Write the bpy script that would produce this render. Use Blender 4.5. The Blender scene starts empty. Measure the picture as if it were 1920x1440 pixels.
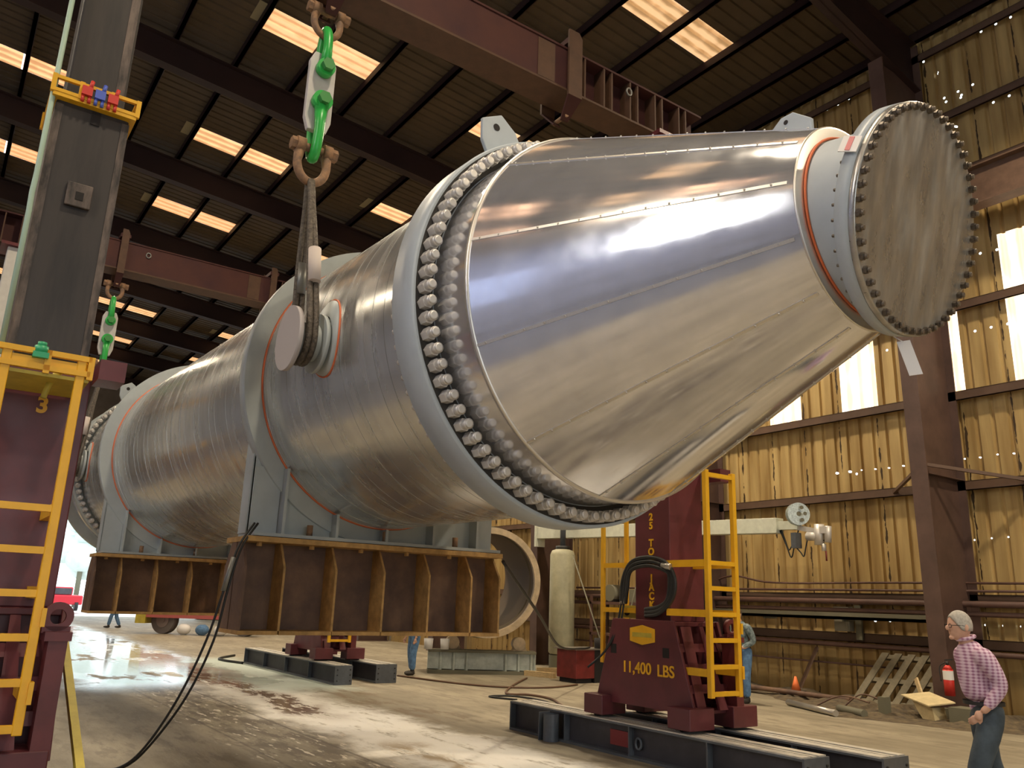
import bpy, bmesh, math, random
from mathutils import Vector, Matrix
random.seed(7)
S = bpy.context.scene
COL = S.collection
PI = math.pi

# ------------------------------------------------------------------ camera
F_PX, PITCH, ROLL, YAW = 1527.68, 0.26246962, 0.0348117, -0.96211352
W_ = Vector((math.sin(YAW)*math.cos(PITCH), math.cos(YAW)*math.cos(PITCH), math.sin(PITCH)))
r_ = Vector((math.cos(YAW), -math.sin(YAW), 0)); u_ = r_.cross(W_)
R_ = math.cos(ROLL)*r_ + math.sin(ROLL)*u_
U_ = -math.sin(ROLL)*r_ + math.cos(ROLL)*u_
cd = bpy.data.cameras.new('camera'); cam = bpy.data.objects.new('camera', cd); COL.objects.link(cam)
cam.matrix_world = Matrix(((R_.x, U_.x, -W_.x, 0), (R_.y, U_.y, -W_.y, 0), (R_.z, U_.z, -W_.z, 1.7), (0, 0, 0, 1)))
cd.sensor_width = 36; cd.lens = F_PX*36/1920; cd.clip_end = 400
S.camera = cam
# ------------------------------------------------------------------ view, world, lamps
S.view_settings.view_transform = 'Standard'; S.view_settings.look = 'None'
S.view_settings.exposure = 0.0; S.view_settings.gamma = 1; S.view_settings.use_curve_mapping = False
S.cycles.use_denoising = True
S.cycles.max_bounces = 7; S.cycles.diffuse_bounces = 4; S.cycles.glossy_bounces = 4
S.cycles.sample_clamp_indirect = 6
wd = bpy.data.worlds.new('sky'); S.world = wd; wd.use_nodes = True
bg = wd.node_tree.nodes['Background']; bg.inputs[0].default_value = (0.86, 0.95, 1.0, 1); bg.inputs[1].default_value = 2.7

def lamp(name, kind, loc, power, color, size=1, size_y=None, aim=None, **kw):
    l = bpy.data.lights.new(name, kind); l.energy = power; l.color = color
    if kind == 'AREA':
        l.size = size
        if size_y: l.shape = 'RECTANGLE'; l.size_y = size_y
    for k, v in kw.items(): setattr(l, k, v)
    o = bpy.data.objects.new(name, l); COL.objects.link(o); o.location = loc
    if aim is not None:
        o.rotation_euler = (Vector(aim)-Vector(loc)).to_track_quat('-Z', 'Y').to_euler()
    return o
# high-bay lamps under the roof (warm), rows down the hall
for i, x in enumerate((-44, -32, -23, -13, -3, 6)):
    for y in (-6.5, 3.0, 12.3):
        p = 330 if y < 12 else 640
        lamp('high_bay_lamp', 'AREA', (x, y, 12.6), p, (1.0, 0.83, 0.60), 0.6, aim=(x, y+(.6 if y > 12 else 0), 0), spread=2.6)
for x in (-12, -3):  # added unseen fill lights, brighten the near wall that the cone mirrors
    lamp('near_wall_fill', 'AREA', (x, -8.0, 11.5), 500, (.80, .85, 1.0), 0.8, aim=(x, -14, 3), spread=2.8)
# daylight portals in the openings
lamp('door_portal', 'AREA', (-57.9, 9.0, 4.0), 1, (1, 1, 1), 14, 8.0, aim=(0, 9.0, 4.0)).data.cycles.is_portal = True
lamp('door_portal', 'AREA', (15.9, 2.0, 4.0), 1, (1, 1, 1), 12, 8.0, aim=(0, 2.0, 4.0)).data.cycles.is_portal = True

# ------------------------------------------------------------------ materials
MATS = {}
def mat(name, col, rough=.6, metal=0., n=None, bump=0., bscale=20., emit=None, estr=0., var=.0, vscale=6., col2=None, stretch=(1, 1, 1), rvar=0., thr=(.35, .65)):
    m = bpy.data.materials.new(name); m.use_nodes = True; nt = m.node_tree; N = nt.nodes; L = nt.links
    b = N['Principled BSDF']; c4 = lambda c: (c[0], c[1], c[2], 1)
    b.inputs['Base Color'].default_value = c4(col); b.inputs['Roughness'].default_value = rough; b.inputs['Metallic'].default_value = metal
    tc = N.new('ShaderNodeTexCoord'); mp = N.new('ShaderNodeMapping'); mp.inputs['Scale'].default_value = stretch
    L.new(tc.outputs['Object'], mp.inputs['Vector'])
    if var or col2:
        nz = N.new('ShaderNodeTexNoise'); nz.inputs['Scale'].default_value = vscale; nz.inputs['Detail'].default_value = 6; nz.inputs['Roughness'].default_value = .62
        L.new(mp.outputs[0], nz.inputs['Vector'])
        cr = N.new('ShaderNodeValToRGB'); cr.color_ramp.elements[0].position = thr[0]; cr.color_ramp.elements[1].position = thr[1]
        a = col2 if col2 else tuple(max(0, c*(1-var)) for c in col); d = col if col2 else tuple(min(1, c*(1+var)) for c in col)
        cr.color_ramp.elements[0].color = c4(a); cr.color_ramp.elements[1].color = c4(d)
        L.new(nz.outputs['Fac'], cr.inputs[0]); L.new(cr.outputs[0], b.inputs['Base Color'])
    if rvar:
        nr = N.new('ShaderNodeTexNoise'); nr.inputs['Scale'].default_value = vscale*.8; nr.inputs['Detail'].default_value = 5
        L.new(mp.outputs[0], nr.inputs['Vector'])
        mr = N.new('ShaderNodeMapRange'); mr.inputs['From Min'].default_value = .3; mr.inputs['From Max'].default_value = .7
        mr.inputs['To Min'].default_value = max(.02, rough-rvar); mr.inputs['To Max'].default_value = min(1, rough+rvar)
        L.new(nr.outputs['Fac'], mr.inputs[0]); L.new(mr.outputs[0], b.inputs['Roughness'])
    if bump:
        nb = N.new('ShaderNodeTexNoise'); nb.inputs['Scale'].default_value = bscale; nb.inputs['Detail'].default_value = 4
        L.new(mp.outputs[0], nb.inputs['Vector'])
        bp = N.new('ShaderNodeBump'); bp.inputs['Strength'].default_value = bump; bp.inputs['Distance'].default_value = .02
        L.new(nb.outputs['Fac'], bp.inputs['Height']); L.new(bp.outputs[0], b.inputs['Normal'])
    if emit:
        b.inputs['Emission Color'].default_value = c4(emit); b.inputs['Emission Strength'].default_value = estr
    MATS[name] = m
    return m

M = {}
M['shell'] = mat('aluminium_cladding', (.68, .69, .68), .24, .80, var=.07, vscale=3.0, stretch=(3.0, .5, .5), rvar=.08, bump=.022, bscale=1.4)
M['cone'] = mat('polished_aluminium', (.82, .83, .87), .13, .80, var=.05, vscale=5, rvar=.05, bump=.022, bscale=2.0)
M['seam'] = mat('seam_trim', (.78, .75, .70), .38, .9)
M['seamdark'] = mat('seam_shadow_gap', (.22, .20, .17), .6, .3)
M['grey'] = mat('grey_primer', (.42, .46, .46), .48, 0, var=.06, vscale=3)
M['greylt'] = mat('pale_grey_paint', (.43, .48, .52), .45, 0, var=.05, vscale=3)
M['nut'] = mat('zinc_nut', (.68, .65, .61), .38, .35)
M['nutdark'] = mat('oiled_nut', (.10, .085, .07), .45, .6, col2=(.30, .25, .20), vscale=14)
M['plate'] = mat('milled_steel_cover', (.52, .50, .46), .36, .7, col2=(.36, .35, .33), vscale=4.5, stretch=(1, 2.2, .6), rvar=.2, bump=.16, bscale=6)
M['orange'] = mat('orange_sealant', (.72, .17, .06), .6)
M['rust'] = mat('rusty_steel', (.20, .115, .070), .7, .1, col2=(.105, .062, .046), vscale=2.6, bump=.2, bscale=25)
M['rustedge'] = mat('rust_orange_edge', (.44, .26, .09), .75, .05, var=.25, vscale=8, bump=.2, bscale=30)
M['maroon'] = mat('maroon_paint', (.112, .024, .030), .42, 0, var=.16, vscale=3, rvar=.08)
M['maroondk'] = mat('dark_maroon_paint', (.13, .025, .028), .45, 0, var=.2, vscale=3)
M['header'] = mat('rust_red_paint', (.066, .016, .010), .75, 0, col2=(.042, .008, .009), vscale=1.4)
M['headerlt'] = mat('worn_red_flange', (.085, .040, .020), .7, 0, var=.15)
M['yellow'] = mat('safety_yellow', (.78, .42, .015), .42, 0, var=.06)
M['yellowdk'] = mat('worn_yellow', (.48, .38, .05), .55, 0, var=.15)
M['mast'] = mat('bare_dark_steel', (.008, .008, .010), .5, .1, col2=(.036, .029, .027), vscale=2.0, stretch=(2.4, 2.4, .35), rvar=.12, thr=(.42, .72))
M['mastw'] = mat('worn_steel_edge', (.17, .13, .11), .55, .2, col2=(.03, .025, .024), vscale=5, stretch=(2, 2, .5))
M['doorlit_tube'] = mat('doorlit_mast', (.62, .60, .54), .5, 0, var=.06)  # mast steel in a pale colour that stands for door light
M['teal'] = mat('pale_green_conduit', (.38, .52, .42), .5)
M['green'] = mat('green_shackle_paint', (.03, .42, .07), .33, 0, var=.12)
M['greendk'] = mat('green_bolt', (.05, .26, .06), .4)
M['linkplate'] = mat('grey_link_plate', (.55, .52, .50), .5, 0, var=.06)
M['rustyshackle'] = mat('rusty_shackle', (.36, .20, .10), .7, .2, col2=(.19, .12, .08), vscale=15)
M['rope'] = mat('greasy_wire_rope', (.17, .14, .11), .55, .4, col2=(.07, .06, .05), vscale=30, bump=.6, bscale=60)
M['ropelt'] = mat('pale_sling_cover', (.60, .52, .47), .7)
M['ropegrey'] = mat('steel_ferrule', (.26, .26, .24), .45, .6)
M['track'] = mat('grey_track_paint', (.095, .105, .12), .42, .1, var=.18, vscale=4)
M['trackdk'] = mat('dark_track_web', (.045, .043, .05), .5, .1, var=.2, vscale=4)
M['tracktop'] = mat('worn_track_top', (.62, .59, .52), .45, .4, var=.15, vscale=8)
M['black'] = mat('black_rubber', (.015, .015, .015), .5)
M['dark'] = mat('dark_recess', (.012, .009, .009), .8)
M['beam'] = mat('brown_frame_paint', (.105, .052, .038), .6, 0, var=.2, vscale=2)
M['girt'] = mat('brown_girt_paint', (.12, .070, .045), .6, 0, var=.15, vscale=2)
M['roofbeam'] = mat('dark_red_roof_steel', (.026, .010, .008), .65, 0, var=.2, vscale=1)
M['colred'] = mat('column_paint', (.095, .054, .042), .55, 0, var=.2, vscale=2)
M['boom'] = mat('cream_boom_paint', (.66, .68, .56), .5, 0, var=.08)
M['spool'] = mat('wire_spool', (.55, .60, .56), .35, .3, var=.25, vscale=30)
M['tan'] = mat('tan_pipe_steel', (.50, .39, .25), .6, .05, var=.2, vscale=4)
M['tank'] = mat('olive_tank_paint', (.42, .40, .27), .5, 0, var=.15, vscale=3)
M['redbox'] = mat('red_machine_paint', (.17, .02, .018), .45, 0, var=.2)
M['wood'] = mat('pale_timber', (.62, .46, .24), .7, 0, var=.15, stretch=(1, 8, 8))
M['pallet'] = mat('grey_weathered_timber', (.20, .17, .11), .8, 0, var=.2, vscale=8)
M['board'] = mat('tan_board', (.58, .47, .26), .75, 0, var=.12)
M['lightblue'] = mat('pale_blue_stand_paint', (.45, .50, .46), .55, 0, var=.15)
M['jeans'] = mat('blue_jeans', (.10, .20, .36), .85, 0, var=.3, vscale=12)
M['white'] = mat('white_plastic', (.8, .78, .76), .5)
M['red'] = mat('red_enamel', (.62, .04, .03), .4)
M['blue'] = mat('blue_plastic', (.08, .13, .55), .4)
M['hose'] = mat('brown_hose', (.13, .07, .04), .6)
M['greybox'] = mat('grey_electrical_box', (.26, .24, .18), .6)
M['debris'] = mat('dirt_and_scrap', (.15, .11, .06), .9, 0, col2=(.06, .045, .03), vscale=7, bump=.8, bscale=12)
M['steelpipe'] = mat('steel_pipe', (.5, .47, .42), .35, .8)
M['cover'] = mat('dull_olive_metal', (.16, .15, .10), .7)

# skylight / wall panels: daylight coming through translucent ribbed sheet
def translucent(name, ca, cb, strength, axis, per=.30):
    m = bpy.data.materials.new(name); m.use_nodes = True; nt = m.node_tree; N = nt.nodes; L = nt.links
    b = N['Principled BSDF']; b.inputs['Base Color'].default_value = (.7, .55, .35, 1); b.inputs['Roughness'].default_value = .5
    tc = N.new('ShaderNodeTexCoord'); sp = N.new('ShaderNodeSeparateXYZ'); L.new(tc.outputs['Object'], sp.inputs[0])
    mu = N.new('ShaderNodeMath'); mu.operation = 'MULTIPLY'; mu.inputs[1].default_value = 2*PI/per; L.new(sp.outputs[axis], mu.inputs[0])
    si = N.new('ShaderNodeMath'); si.operation = 'SINE'; L.new(mu.outputs[0], si.inputs[0])
    nz = N.new('ShaderNodeTexNoise'); nz.inputs['Scale'].default_value = 2.5; L.new(tc.outputs['Object'], nz.inputs['Vector'])
    ad = N.new('ShaderNodeMath'); ad.operation = 'MULTIPLY_ADD'; ad.inputs[1].default_value = .3; L.new(si.outputs[0], ad.inputs[0]); L.new(nz.outputs['Fac'], ad.inputs[2])
    cr = N.new('ShaderNodeValToRGB'); cr.color_ramp.elements[0].color = (*ca, 1); cr.color_ramp.elements[1].color = (*cb, 1)
    cr.color_ramp.elements[0].position = .25; cr.color_ramp.elements[1].position = .7
    L.new(ad.outputs[0], cr.inputs[0]); L.new(cr.outputs[0], b.inputs['Emission Color']); b.inputs['Emission Strength'].default_value = strength
    MATS[name] = m; return m
M['skylight'] = translucent('roof_skylight_sheet', (.72, .33, .14), (1.0, .62, .30), 1.0, 'X')
M['skylight_right'] = translucent('dusty_roof_skylight_sheet', (.34, .18, .07), (.95, .56, .28), .95, 'X')
M['skylight_added'] = translucent('added_skylight_glow', (.9, .42, .22), (1.0, .62, .38), 2.2, 'X')  # boosted glow for the added unseen roof bands
M['wallpanel'] = translucent('wall_light_sheet', (1.0, .66, .36), (1.0, .90, .74), 1.7, 'X')

# corrugated wall with rust streaks, lit pin holes are real openings in the sheet
def wall_mat():
    m = bpy.data.materials.new('corrugated_wall_sheet'); m.use_nodes = True; nt = m.node_tree; N = nt.nodes; L = nt.links
    b = N['Principled BSDF']; b.inputs['Roughness'].default_value = .5; b.inputs['Metallic'].default_value = .15
    tc = N.new('ShaderNodeTexCoord'); sp = N.new('ShaderNodeSeparateXYZ'); L.new(tc.outputs['Object'], sp.inputs[0])
    mp = N.new('ShaderNodeMapping'); mp.inputs['Scale'].default_value = (3.0, 1, .28); L.new(tc.outputs['Object'], mp.inputs[0])
    nz = N.new('ShaderNodeTexNoise'); nz.inputs['Scale'].default_value = 1.6; nz.inputs['Detail'].default_value = 5; L.new(mp.outputs[0], nz.inputs['Vector'])
    cr = N.new('ShaderNodeValToRGB'); e = cr.color_ramp.elements; e[0].position = .3; e[0].color = (.34, .215, .075, 1); e[1].position = .7; e[1].color = (.62, .45, .19, 1)
    L.new(nz.outputs['Fac'], cr.inputs[0])
    # joints of the sheets every .92 m, broken dark rust line
    def math(op, a, bb=None):
        n = N.new('ShaderNodeMath'); n.operation = op
        for i, v in enumerate((a, bb)):
            if v is None: continue
            if isinstance(v, (int, float)): n.inputs[i].default_value = v
            else: L.new(v, n.inputs[i])
        return n.outputs[0]
    fr = math('ABSOLUTE', math('SUBTRACT', math('FRACT', math('MULTIPLY', sp.outputs['X'], 1/.92)), .5))
    wob = N.new('ShaderNodeTexNoise'); wob.inputs['Scale'].default_value = 9; mp2 = N.new('ShaderNodeMapping'); mp2.inputs['Scale'].default_value = (1, 1, .5); L.new(tc.outputs['Object'], mp2.inputs[0]); L.new(mp2.outputs[0], wob.inputs['Vector'])
    wd_ = math('MULTIPLY', math('SUBTRACT', wob.outputs['Fac'], .40), .13)
    line = math('LESS_THAN', fr, wd_)
    mx = N.new('ShaderNodeMixRGB'); mx.inputs[2].default_value = (.06, .035, .015, 1); L.new(line, mx.inputs[0]); L.new(cr.outputs[0], mx.inputs[1])
    # grime climbing from the floor
    low = N.new('ShaderNodeMapRange'); low.inputs['From Min'].default_value = 0; low.inputs['From Max'].default_value = 1.6; low.inputs['To Min'].default_value = .8; low.inputs['To Max'].default_value = 0
    L.new(sp.outputs['Z'], low.inputs[0])
    gm = math('MULTIPLY', low.outputs[0], nz.outputs['Fac'])
    mx2 = N.new('ShaderNodeMixRGB'); mx2.inputs[2].default_value = (.12, .065, .02, 1); L.new(gm, mx2.inputs[0]); L.new(mx.outputs[0], mx2.inputs[1])
    L.new(mx2.outputs[0], b.inputs['Base Color'])
    holes = [(a, b, .036) for a, b in [(-7.82, 13.85), (-7.55, 13.41), (-7.17, 12.72), (-7.11, 12.6), (-7.13, 12.55), (-7.47, 12.72), (-7.44, 12.61), (-6.86, 12.72), (-6.54, 12.28), (-6.51, 12.1), (-6.24, 12.28), (-6.2, 12.09), (-5.95, 12.28), (-10.28, 13.9), (-9.68, 13.89), (-9.98, 13.89), (-6.56, 13.86), (-6.26, 13.86), (-5.97, 13.84), (-7.31, 11.94), (-7.13, 8.91), (-6.81, 8.88), (-9.29, 7.35), (-8.96, 7.34), (-7.41, 7.31), (-7.1, 7.31), (-6.79, 7.3), (-10.73, 4.78), (-10.41, 4.78), (-10.24, 4.71)]]
    holes += [(a, b, .022) for a, b in [(-10.12, 4.78), (-9.8, 4.77), (-9.49, 4.76), (-9.17, 4.77), (-7.91, 4.77), (-7.61, 4.76), (-7.29, 4.78), (-6.99, 4.76), (-7.9, 3.18), (-7.58, 3.2), (-7.28, 3.21), (-10.09, 1.59), (-9.77, 1.6), (-7.88, 1.6), (-7.56, 1.6), (-7.25, 1.6)]]
    acc = None
    for hx, hz, hr in holes:
        cx = N.new('ShaderNodeCombineXYZ'); L.new(sp.outputs['X'], cx.inputs[0]); L.new(sp.outputs['Z'], cx.inputs[1])
        d = N.new('ShaderNodeVectorMath'); d.operation = 'DISTANCE'; L.new(cx.outputs[0], d.inputs[0]); d.inputs[1].default_value = (hx, hz, 0)
        s = math('SUBTRACT', d.outputs['Value'], hr*.75)
        acc = s if acc is None else math('MINIMUM', acc, s)
    hole = math('LESS_THAN', acc, 0)
    tr = N.new('ShaderNodeBsdfTransparent'); ms = N.new('ShaderNodeMixShader'); L.new(hole, ms.inputs[0]); L.new(b.outputs[0], ms.inputs[1]); L.new(tr.outputs[0], ms.inputs[2])
    L.new(ms.outputs[0], N['Material Output'].inputs[0])
    return m
M['wall'] = wall_mat()
M['wall_plain'] = mat('far_wall_sheet', (.30, .26, .22), .6, .1, var=.15, vscale=1)
M['wall_blue'] = mat('blue_grey_wall_sheet', (.25, .27, .36), .6, 0, var=.2, vscale=.5)
M['roof'] = mat('roof_sheet', (.080, .055, .030), .7, .0, var=.15, vscale=1.2)

def floor_mat():
    m = bpy.data.materials.new('stained_concrete'); m.use_nodes = True; nt = m.node_tree; N = nt.nodes; L = nt.links
    b = N['Principled BSDF']
    tc = N.new('ShaderNodeTexCoord'); sp = N.new('ShaderNodeSeparateXYZ'); L.new(tc.outputs['Object'], sp.inputs[0])
    def math(op, a, bb=None, cc=None):
        n = N.new('ShaderNodeMath'); n.operation = op
        for i, v in enumerate((a, bb, cc)):
            if v is None: continue
            if isinstance(v, (int, float)): n.inputs[i].default_value = v
            else: L.new(v, n.inputs[i])
        return n.outputs[0]
    def noise(sc, st=(1, 1, 1), det=6, ro=.6, off=0):
        mp = N.new('ShaderNodeMapping'); mp.inputs['Scale'].default_value = st; mp.inputs['Location'].default_value = (off, off*.7, 0); L.new(tc.outputs['Object'], mp.inputs[0])
        n = N.new('ShaderNodeTexNoise'); n.inputs['Scale'].default_value = sc; n.inputs['Detail'].default_value = det; n.inputs['Roughness'].default_value = ro; L.new(mp.outputs[0], n.inputs['Vector']); return n.outputs['Fac']
    def ramp(f, a, bb):
        n = N.new('ShaderNodeMapRange'); n.interpolation_type = 'SMOOTHSTEP'; n.inputs['From Min'].default_value = a; n.inputs['From Max'].default_value = bb; L.new(f, n.inputs[0]) if not isinstance(f, float) else None; return n.outputs[0]
    def mix(fac, c1, c2):
        n = N.new('ShaderNodeMixRGB'); L.new(fac, n.inputs[0])
        if isinstance(c1, tuple): n.inputs[1].default_value = (*c1, 1)
        else: L.new(c1, n.inputs[1])
        if isinstance(c2, tuple): n.inputs[2].default_value = (*c2, 1)
        else: L.new(c2, n.inputs[2])
        return n.outputs[0]
    def band(v, lo, hi, soft):
        return math('MULTIPLY', ramp(v, lo-soft, lo+soft), ramp(v, hi+soft, hi-soft))
    X, Y = sp.outputs['X'], sp.outputs['Y']
    wob = math('MULTIPLY_ADD', math('SUBTRACT', noise(.9, off=3), .5), 1.6, Y)
    n1 = noise(.8, (.5, 1.4, 1)); n2 = noise(3.2, (.5, 1.6, 1), 7, .68, 4); n3 = noise(9, (.4, 1.5, 1), 6, .7, 9)
    base = mix(ramp(n1, .35, .68), (.235, .20, .138), (.365, .315, .225))
    base = mix(math('MULTIPLY', ramp(n2, .48, .60), .7), base, (.19, .16, .11))
    # chalky white spill along the lane
    white = math('MULTIPLY', band(wob, 4.55, 6.1, .45), ramp(X, -9.2, -11.0) if False else band(X, -30, -5.8, 1.2))
    white = math('MULTIPLY', white, ramp(n2, .28, .46))
    base = mix(math('MULTIPLY', white, .88), base, (.82, .80, .73))
    w2 = math('MULTIPLY', math('MULTIPLY', band(wob, 4.75, 6.3, .3), band(X, -12.8, -5.6, 1.0)), ramp(n2, .36, .48))
    base = mix(w2, base, (.93, .91, .85))
    teal = math('MULTIPLY', math('MULTIPLY', band(wob, 5.4, 7.4, .35), band(X, -23.5, -15.3, .8)), ramp(n1, .30, .42))
    base = mix(math('MULTIPLY', teal, .85), base, (.56, .66, .60))
    brown = math('MULTIPLY', math('MULTIPLY', band(wob, 5.0, 5.6, .2), band(X, -21, -12.0, .8)), ramp(n2, .40, .5))
    base = mix(math('MULTIPLY', brown, .85), base, (.17, .09, .045))
    br2 = math('MULTIPLY', band(wob, 6.2, 7.1, .3), math('MULTIPLY', band(X, -15.5, -11.0, .7), ramp(n2, .46, .58)))
    base = mix(math('MULTIPLY', br2, .7), base, (.20, .13, .07))
    # broken dirty trench
    dirt = math('MULTIPLY', band(wob, 3.4, 4.5, .25), math('MULTIPLY', band(X, -17, -2, 1.0), ramp(noise(2.2, (.5, 1.8, 1), 6, .7, 14), .45, .55)))
    base = mix(math('MULTIPLY', dirt, .85), base, (.11, .085, .06))
    chips = math('MULTIPLY', band(wob, 3.3, 4.8, .25), math('MULTIPLY', band(X, -16, -2, 1.0), ramp(noise(7, (.45, 1.8, 1), 3, .5, 20), .60, .66)))
    base = mix(chips, base, (.66, .60, .50))
    l1 = math('MULTIPLY', band(Y, 3.44, 3.47, .02), ramp(n3, .35, .45)); l2 = band(Y, 4.33, 4.37, .02)
    base = mix(math('MULTIPLY', math('MAXIMUM', l1, l2), .8), base, (.08, .06, .045))
    och = math('MULTIPLY', band(wob, 5.0, 5.3, .15), math('MULTIPLY', band(X, -9.6, -6, .4), ramp(n2, .40, .5)))
    base = mix(math('MULTIPLY', och, .8), base, (.33, .22, .08))
    base = mix(ramp(wob, -2.0, -3.2), base, (.085, .088, .11))  # unseen near floor coloured dark, as the shade the cone reflects
    L.new(base, b.inputs['Base Color'])
    wet = math('MULTIPLY', math('MULTIPLY', band(wob, 2.6, 6.4, .6), ramp(X, -14.5, -18.0)), ramp(n1, .33, .46))
    pud = math('MAXIMUM', wet, math('MULTIPLY', brown, .9))
    rg = N.new('ShaderNodeMapRange'); rg.inputs['To Min'].default_value = .58; rg.inputs['To Max'].default_value = .07; L.new(pud, rg.inputs[0]); L.new(rg.outputs[0], b.inputs['Roughness'])
    bp = N.new('ShaderNodeBump'); bp.inputs['Distance'].default_value = .03
    st = N.new('ShaderNodeMapRange'); st.inputs['To Min'].default_value = .35; st.inputs['To Max'].default_value = .02; L.new(pud, st.inputs[0]); L.new(st.outputs[0], bp.inputs['Strength'])
    L.new(n3, bp.inputs['Height']); L.new(bp.outputs[0], b.inputs['Normal'])
    return m
M['floor'] = floor_mat()

# ------------------------------------------------------------------ mesh builder
class MB:
    def __init__(s): s.v = []; s.f = []; s.sm = []
    def add(s, vs, fs, smooth=False):
        o = len(s.v); s.v += [Vector(v) for v in vs]
        for f in fs:
            s.f.append([i+o for i in f]); s.sm.append(smooth)
        return s
    def box(s, x0, x1, y0, y1, z0, z1):
        vs = [(x, y, z) for x in (x0, x1) for y in (y0, y1) for z in (z0, z1)]
        return s.add(vs, [(0, 1, 3, 2), (4, 6, 7, 5), (0, 4, 5, 1), (2, 3, 7, 6), (0, 2, 6, 4), (1, 5, 7, 3)])
    def bar(s, a, b, w, h, up=(0, 0, 1)):           # rectangular bar from a to b
        a = Vector(a); b = Vector(b); d = (b-a).normalized(); up = Vector(up)
        if abs(d.dot(up)) > .98: up = Vector((1, 0, 0))
        sd = d.cross(up).normalized(); uu = sd.cross(d)
        vs = [p+sd*i*w/2+uu*j*h/2 for p in (a, b) for i in (-1, 1) for j in (-1, 1)]
        return s.add(vs, [(0, 1, 3, 2), (4, 6, 7, 5), (0, 4, 5, 1), (2, 3, 7, 6), (0, 2, 6, 4), (1, 5, 7, 3)])
    def cyl(s, a, b, r, r2=None, n=24, caps=True, smooth=True):
        a = Vector(a); b = Vector(b); r2 = r if r2 is None else r2
        d = (b-a).normalized(); t = Vector((0, 0, 1)) if abs(d.z) < .95 else Vector((1, 0, 0))
        e1 = d.cross(t).normalized(); e2 = d.cross(e1)
        vs = [p+(e1*math.cos(2*PI*k/n)+e2*math.sin(2*PI*k/n))*rr for p, rr in ((a, r), (b, r2)) for k in range(n)]
        s.add(vs, [(k, (k+1) % n, n+(k+1) % n, n+k) for k in range(n)], smooth)
        if caps:
            o = len(s.v)-2*n
            s.f.append([o+k for k in range(n)][::-1]); s.sm.append(False)
            s.f.append([o+n+k for k in range(n)]); s.sm.append(False)
        return s
    def tube(s, pts, r, n=10, closed=False, r_list=None):
        pts = [Vector(p) for p in pts]; m = len(pts); base = len(s.v); prev = None
        for i, p in enumerate(pts):
            if closed: d = (pts[(i+1) % m]-pts[i-1]).normalized()
            else: d = (pts[min(i+1, m-1)]-pts[max(i-1, 0)]).normalized()
            if prev is None:
                t = Vector((0, 0, 1)) if abs(d.z) < .9 else Vector((1, 0, 0)); e1 = d.cross(t).normalized()
            else: e1 = (prev-d*prev.dot(d)).normalized()
            prev = e1; e2 = d.cross(e1); rr = r_list[i] if r_list else r
            s.v += [p+(e1*math.cos(2*PI*k/n)+e2*math.sin(2*PI*k/n))*rr for k in range(n)]
        for i in range(m if closed else m-1):
            j = (i+1) % m
            for k in range(n):
                s.f.append([base+i*n+k, base+i*n+(k+1) % n, base+j*n+(k+1) % n, base+j*n+k]); s.sm.append(True)
        if not closed:
            s.f.append([base+k for k in range(n)][::-1]); s.f.append([base+(m-1)*n+k for k in range(n)]); s.sm += [False, False]
        return s
    def prism(s, poly, off):                        # polygon (3D pts) extruded by vector
        poly = [Vector(p) for p in poly]; off = Vector(off); n = len(poly)
        s.add(poly+[p+off for p in poly], [list(range(n))[::-1], [n+k for k in range(n)]] + [(k, (k+1) % n, n+(k+1) % n, n+k) for k in range(n)])
        return s
    def rings(s, rr, smooth=True, cap0=False, cap1=False):
        n = len(rr[0]); o = len(s.v)
        for r in rr: s.v += [Vector(p) for p in r]
        for i in range(len(rr)-1):
            for k in range(n):
                s.f.append([o+i*n+k, o+i*n+(k+1) % n, o+(i+1)*n+(k+1) % n, o+(i+1)*n+k]); s.sm.append(smooth if isinstance(smooth, bool) else smooth[i])
        if cap0: s.f.append([o+k for k in range(n)][::-1]); s.sm.append(False)
        if cap1: s.f.append([o+(len(rr)-1)*n+k for k in range(n)]); s.sm.append(False)
        return s

def build(name, mb, material, parent=None, origin=None, loc=None, bevel=0):
    me = bpy.data.meshes.new(name)
    root = parent
    off = Vector((0, 0, 0))
    if origin is not None: off = Vector(origin)
    elif parent is not None: off = Vector(parent['_o'])
    me.from_pydata([tuple(v-off) for v in mb.v], [], mb.f)
    for p, sm in zip(me.polygons, mb.sm): p.use_smooth = sm
    bm = bmesh.new(); bm.from_mesh(me); bmesh.ops.recalc_face_normals(bm, faces=bm.faces); bm.to_mesh(me); bm.free()
    me.materials.append(material)
    o = bpy.data.objects.new(name, me); COL.objects.link(o)
    if parent is not None:
        o.parent = parent; o['_o'] = tuple(off)
    else:
        o.location = off; o['_o'] = tuple(off)
    if bevel:
        b = o.modifiers.new('bevel', 'BEVEL'); b.width = bevel; b.segments = 2; b.limit_method = 'ANGLE'
    return o
def tag(o, label=None, cat=None, group=None, kind=None):
    if label: o['label'] = label
    if cat: o['category'] = cat
    if group: o['group'] = group
    if kind: o['kind'] = kind
    return o
def thing(name, loc, label, cat, group=None):
    o = bpy.data.objects.new(name, None); COL.objects.link(o); o.location = loc; o.empty_display_size = .2
    o['_o'] = tuple(loc); return tag(o, label, cat, group)
def struct(name, mb, m, **k): return tag(build(name, mb, m, **k), kind='structure')
def copy_tree(o, parent=None, top=None):
    c = o.copy(); COL.objects.link(c)
    if parent is not None: c.parent = parent
    for ch in list(o.children): copy_tree(ch, c)
    return c
def dup_at(root, delta, label=None):
    c = copy_tree(root); c.location = Vector(root.location)+Vector(delta)
    if label: c['label'] = label
    return c
def inst(name, src, parent, loc, rot=None):         # small repeated part, shared mesh; loc in the parent's frame
    o = bpy.data.objects.new(name, src); COL.objects.link(o); o.parent = parent; o.location = loc
    if rot is not None: o.rotation_mode = 'QUATERNION'; o.rotation_quaternion = rot
    return o
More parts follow.
